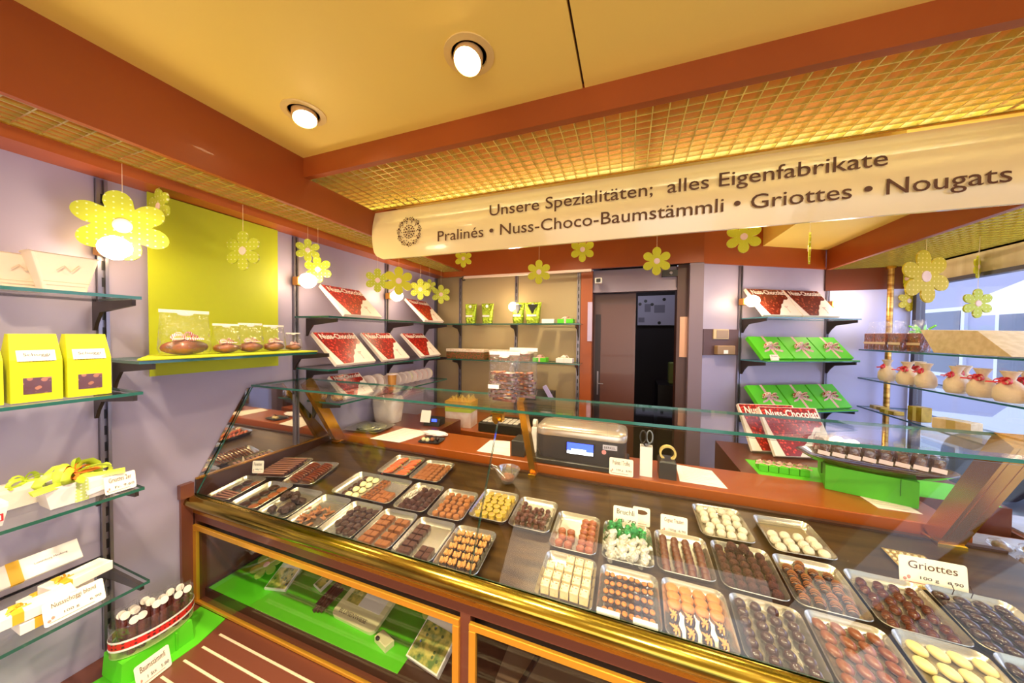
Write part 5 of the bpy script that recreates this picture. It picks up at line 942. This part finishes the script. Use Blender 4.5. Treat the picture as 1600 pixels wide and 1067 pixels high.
gb = mat('gold_wrap', '#b89430', .35, .5, noise=('#8c6c1c', 20)); ps = (('flat gold bar at the far end of the bottom window shelf', 2.55, 1.42, .09, .04, .02, 0), ('flat gold bar second from the far end of the bottom window shelf', 2.42, 1.40, .08, .05, .022, .2), ('upright gold block with brown base on the bottom window shelf', 2.27, 1.42, .06, .05, .075, .3), ('cream and gold wedge on the bottom window shelf', 2.10, 1.44, .12, .07, .05, .5), ('long gold bar with pale band on the bottom window shelf', 1.80, 1.42, .17, .06, .02, .1), ('brown and gold box at the right edge of the bottom window shelf', 1.62, 1.42, .12, .08, .03, .1))
for nm, y, x, l, w, h, rz in ps: t = thing('gold_bar', nm, 'gift box', (x, y, 1.173), (0, 0, PI/2+rz)); g = G(); g.box(-l/2, l/2, -w/2, w/2, 0, h, .002); g.obj('wrapped_box', gb if 'cream' not in nm else mat('wedge_cream'), t); g = G(); g.box(-l*.12, l*.12, -w/2-.0006, w/2+.0006, .001, h+.0006); g.obj('band', mat('pale_gold', '#e0c474', .3, .4), t)
# street outside
g = G(); g.box(1.9, 14, -8, 16, -.12, -.02); struct('floor_street', g, mat('pavement', '#b8bccc', .7))
def house(label, x, y0, y1, h, col, rows, cols_, aw=None):
    t = thing('building', label, 'building', (x, y0, -.02)); g = G(); g.box(0, 3, 0, y1-y0, 0, h); g.obj('wall', mat('facade_'+col[1:], col, .7), t); L2 = y1-y0
    for r in range(rows):
        for c in range(cols_):
            ya = L2*(c+.18)/cols_; yb = L2*(c+.82)/cols_; za = .8+r*2.6; g = G(); g.box(-.06, .0, ya, yb, za, za+1.5); q = g.obj('window_frame', mat('street_frame', '#e4e6f2', .5), t); g = G(); g.box(-.07, -.061, ya+.08, yb-.08, za+.08, za+1.42); g.obj('window_pane', mat('street_glass', '#4a5478', .1, coat=1), q)
    if aw: g = G(); g.loft([[(-.9, 0, aw), (0, 0, aw+.5), (0, 0, aw+.44), (-.9, 0, aw-.3)], [(-.9, L2, aw), (0, L2, aw+.5), (0, L2, aw+.44), (-.9, L2, aw-.3)]]); g.obj('awning', mat('awning_white', '#f4f4fa', .6), t)
house('white shop building with awning across the street', 6.2, 2.0, 7.4, 7, '#d6daee', 2, 4, 2.3)
house('lavender grey building across the street beside the white one', 6.6, 7.5, 12.5, 6, '#a8a8c8', 2, 3)
house('pale building at the right across the street', 6.2, -4, 1.9, 6.5, '#d8cfe0', 2, 4, 2.2)
t = thing('parked_car', 'silver car parked on the street outside the window', 'car', (4.2, 3.4, -.02)); g = G(); g.M = RZ(PI/2); g.loft([[(x, -.8, z) for x, z in ((-2, .35), (2, .35), (2, .75), (1.2, .85), (.7, 1.35), (-1.1, 1.35), (-1.7, .9), (-2, .8))], [(x, .8, z) for x, z in ((-2, .35), (2, .35), (2, .75), (1.2, .85), (.7, 1.35), (-1.1, 1.35), (-1.7, .9), (-2, .8))]]); g.obj('car_body', mat('car_silver', '#b8bcd0', .2, .6, coat=.8), t)
g = G(); g.M = RZ(PI/2); g.box(-1.1, .75, .79, .815, .9, 1.25); g.obj('side_window', mat('street_glass', '#4a5478'), t)
for x in (-1.3, 1.3): g = G(); g.M = RZ(PI/2) @ T(x, .78, .32) @ RX(PI/2); g.lathe([(.32, -.1), (.32, .1)], 20); g.obj('wheel', dark_m, t)
# ------------------------------------------------------------------ hanging felt flowers
fm = mat('flower_lime', '#b4bc28', .6, dots=('#dcdca4', 62, .205)); fmy = mat('flower_yellow', '#c4c010', .6, dots=('#e6e48c', 76, .205)); fc = mat('flower_centre', '#e8c8b8', .6)
def flower(label, px, py, ax, v, dia, yaw=0, ztop=2.09, m=fm, roll=0):
    p = at(px, py, ax, v); t = thing('hanging_flower', label, 'paper flower', p); face = math.atan2(-p.x, p.y)   # turned to the room
    t.matrix_world = T(*p) @ RZ(yaw); r = dia/2; g = G(); pts = []
    for k in range(72): a = 2*PI*k/72; pts.append((a, r*(.42+.58*abs(math.cos(3*a+roll))**.55)))
    g.loft([[(q*math.sin(a), s, q*math.cos(a)) for a, q in pts] for s in (.003, -.003)]); g.obj('petals', m, t)
    g = G(); g.M = RX(PI/2); g.lathe([(r*.2, .003), (r*.2, .0045), (r*.16, .0055)], 20, sx=1, sy=1.05); g.obj('centre', fc, t)
    g = G(); g.M = RX(PI/2); g.lathe([(r*.2, -.003), (r*.2, -.0045)], 20); g.obj('centre', fc, t)
    g = G(); h = ztop-p.z; g.cyl((0, 0, r*.92), (0, 0, h-.001), .0006, n=5); g.obj('thread', mat('thread', '#e8d4b0', .6), t)
for a in ((192, 353, 'X', -1.40, .20, 1.05, 2.09, fm, .35, 'big polka dot flower in front of the bare bulb beside the lime sheet'),
          (249, 323, 'X', -1.41, .115, .0, 2.09, fm, .3, 'small flower seen nearly edge on above the lime sheet corner'),
          (380, 392, 'X', -1.40, .15, .25, 2.09, fm, 0, 'narrow flower hanging in front of the lime sheet'),
          (481, 391, 'X', -1.40, .105, .75, 2.09, fm, 0, 'upper flower of the pair right of the lime sheet'),
          (497, 421, 'X', -1.38, .125, .5, 2.09, fm, .25, 'lower flower of the pair beside the bare bulb'),
          (590, 438, 'X', -1.40, .14, .8, 2.09, fm, 0, 'dull yellow green flower left of the bright one on the left wall'),
          (623, 439, 'X', -1.30, .17, .7, 2.09, fmy, 0, 'bright yellow flower hanging over the third bare bulb'),
          (657, 452, 'X', -1.40, .15, .45, 2.09, fm, 0, 'flower in front of the top nut chocolate box near the corner'),
          (671, 447, 'X', -1.39, .10, .7, 2.09, fm, 0, 'smallest flower near the rear corner of the left wall'),
          (689, 460, 'X', -1.36, .145, .6, 2.09, fm, 0, 'lowest flower nearest the rear left corner'),
          (724, 404, 'Y', 1.6, .10, .3, Z_CEIL, fmy, 0, 'yellow flower leftmost below the sign'),
          (842, 425, 'Y', 1.6, .125, .25, Z_CEIL, fmy, 0, 'yellow flower above the foil bags of the back wall'),
          (910, 390, 'Y', 1.6, .12, .2, Z_CEIL, fmy, 0, 'yellow flower just below the sign left of the doorway'),
          (1026, 408, 'Y', 1.6, .128, .2, Z_CEIL, fmy, 0, 'yellow flower hanging in front of the doorway'),
          (1162, 370, 'Y', 1.6, .135, 0, Z_CEIL, fmy, 0, 'yellow flower partly hidden by the sign above the angled wall'),
          (1265, 388, 'Y', 1.6, .125, -1.95, Z_CEIL, fmy, 0, 'yellow flower seen edge on at the right of the angled wall'),
          (1446, 432, 'X', 1.23, .235, .42, 2.04, mat('flower_gold', '#c8b010', .6, dots=('#e8d468', 50, .20)), .5, 'very large polka dot flower in front of the window'),
          (1528, 417, 'X', 1.60, .11, .75, 2.04, fmy, 0, 'small yellow flower against the beige blind'),
          (1527, 474, 'X', 1.40, .125, .3, 2.04, fm, 0, 'lime flower hanging in front of the street window'),
          (1420, 470, 'X', 1.60, .13, .3, 2.03, mat('flower_gold', '#d4c01c'), .2, 'small golden flower below the very large one'),
          (1418, 435, 'X', 1.58, .12, -1.3, 2.03, fmy, 0, 'narrow yellow flower behind the very large one')):
    flower(a[9], a[0], a[1], a[2], a[3], a[4], a[5], a[6], a[7], a[8])
# ------------------------------------------------------------------ lower display behind the front windows
LZ = .633
sheet('bright green paper covering the floor of the left lower window', [(-1.47, .724), (-.60, .724), (-.60, 1.19), (-1.47, 1.19)], LZ, green2_m, 'green_runner', cat='paper sheet')
sheet('green paper strip in the middle lower window', [(.02, .80), (.16, .80), (.16, 1.19), (.02, 1.19)], LZ, mat('deep_green', '#2c7c1c', .6), 'green_runner', cat='paper sheet')
def flat_flower(label, x, y, z, dia, rx=0):
    t = thing('felt_flower', label, 'paper flower', (x, y, z), (rx, 0, .3)); r = dia/2; g = G(); pts = [(2*PI*k/72, r*(.42+.58*abs(math.cos(3*2*PI*k/72))**.55)) for k in range(72)]
    g.loft([[(q*math.sin(a), q*math.cos(a), s) for a, q in pts] for s in (0, .004)]); g.obj('petals', mat('flower_pale', '#a4bc4c', .6, dots=('#d8e4a0', 75, .26)), t); g = G(); g.lathe([(r*.2, .004), (r*.2, .006)], 18); g.obj('centre', fc, t)
for x, y, d, rx, nm in ((-1.36, .86, .11, .35, 'pale green felt flower at the left end of the lower window'), (-1.24, .96, .12, .5, 'pale green felt flower behind the flowered packet in the lower window'), (-.86, 1.09, .12, .4, 'pale green felt flower in the middle of the left lower window'), (-.64, .95, .13, .5, 'pale green felt flower left of the tall flowered box'), (-.43, 1.06, .10, .3, 'pale green felt flower at the right end of the left lower window'), (.06, .90, .12, .4, 'pale green felt flower in the middle lower window')):
    flat_flower(nm, x, y, LZ+.003+d/2*math.sin(rx), d, rx)
flo = mat('meadow_print', '#5c7a34', .5, noise=('#c8b858', 45)); flo2 = mat('meadow_print_blue', '#44602c', .5, dots=('#5c74c8', 60, .25, 1.))
def packet(label, x, y, w, l, h, rz, rx=.35, pic=.45):
    t = thing('flowered_packet', label, 'packet', (x, y, LZ)); t.matrix_world = T(x, y, LZ+.001) @ RZ(rz) @ RX(rx); g = G(); g.box(-w/2, w/2, 0, l, 0, h, .001); g.obj('box', mat('packet_white', '#ece4d8', .35, coat=.5), t); g = G(); g.box(-w/2+.004, w/2-.004, .004, l*pic, h, h+.0006); g.obj('meadow_picture', flo, t)
    g = G()
    for k in range(9): g.ell((random.uniform(-w*.4, w*.4), random.uniform(.01, l*pic), h+.001), .005, .005, .001, 8, 3)
    g.obj('printed_flowers', flo2, t)
    g = G(); g.tube([(-w/2, l*.62, h+.001), (w/2, l*.66, h+.001)], .001, 4); g.obj('cord', mat('cord_grey', '#9a9088', .6), t)
packet('flowered packet at the left of the lower window beside the felt flowers', -1.22, .80, .085, .17, .012, .25)
packet('second flowered packet leaning behind the first in the lower window', -1.08, .86, .05, .20, .012, -.25)
packet('tall flowered box in the right part of the left lower window', -.54, .76, .12, .24, .02, -.15, .45, .40)
t = thing('flower_book', 'wide cream packet with rounded corners in the centre of the lower window', 'packet', (-.84, .80, LZ)); t.matrix_world = T(-.84, .79, LZ+.001) @ RZ(-.05) @ RX(.3); g = G(); g.loft([rrect(.19, .22, .02, 0, 4, 0, .11), rrect(.19, .22, .02, .014, 4, 0, .11)]); g.obj('box', mat('book_cream', '#dcd4a0', .4, coat=.4), t); g = G(); g.box(-.02, .075, .05, .20, .014, .0146); g.obj('white_panel', mat('packet_white'), t); g = G(); g.box(-.075, -.02, .05, .14, .014, .0147); g.obj('meadow_picture', flo, t)
text('BLUMENWIESE', .12, .012, inkd_m, t, T(-.01, .02, .0148) @ RX(-PI/2))
for k in range(6): g = G(); g.cyl((0, 0, 0), (.0, .085, .0), .006, n=8); o = g.obj('chocolate_cigar', mat('cigar', '#3c2018', .5), loc=(-1.0+.012*(k % 3), .78+.004*k, LZ+.010+.012*(k//3)), rot=(.25, 0, -.25+.06*k)); tag(o, 'thin dark chocolate cigar in the small bundle on green paper', 'chocolate stick', 'chocolate cigars in the lower window')
t = thing('small_figure_box', 'small cream box with dark ornament at the front of the lower window', 'box', (-.70, .765, LZ+.001), (0, 0, -.3)); g = G(); g.box(-.03, .03, 0, .03, 0, .022, .002); g.obj('box', mat('book_cream'), t); g = G(); g.ell((-.012, 0, .024), .008, .006, .006, 8, 5); g.obj('ornament', dark_m, t)
t = thing('wrapped_basket', 'clear wrapped bundle in the dark left corner of the lower window', 'bag', (-1.40, 1.05, LZ+.001)); g = G(); g.ell((0, 0, .07), .07, .06, .07, 14, 8, .12); g.obj('contents', mat('bundle', '#6a4a40', .3, coat=.8, bump=(30, 1.)), t, True)
t = thing('tan_board', 'pale brown panel with dark slanted divider in the middle lower window', 'board', (-.33, .80, LZ)); g = G(); g.prism([(0, 0), (.32, 0), (.32, .36), (0, .36)], .0005, .012); g.obj('board', mat('panel_tan', '#8a7058', .4), t); g = G(); g.M = T(.07, .0, .013) @ RZ(-.25); g.box(-.006, .006, 0, .33, 0, .01); g.obj('divider', dark_m, t)
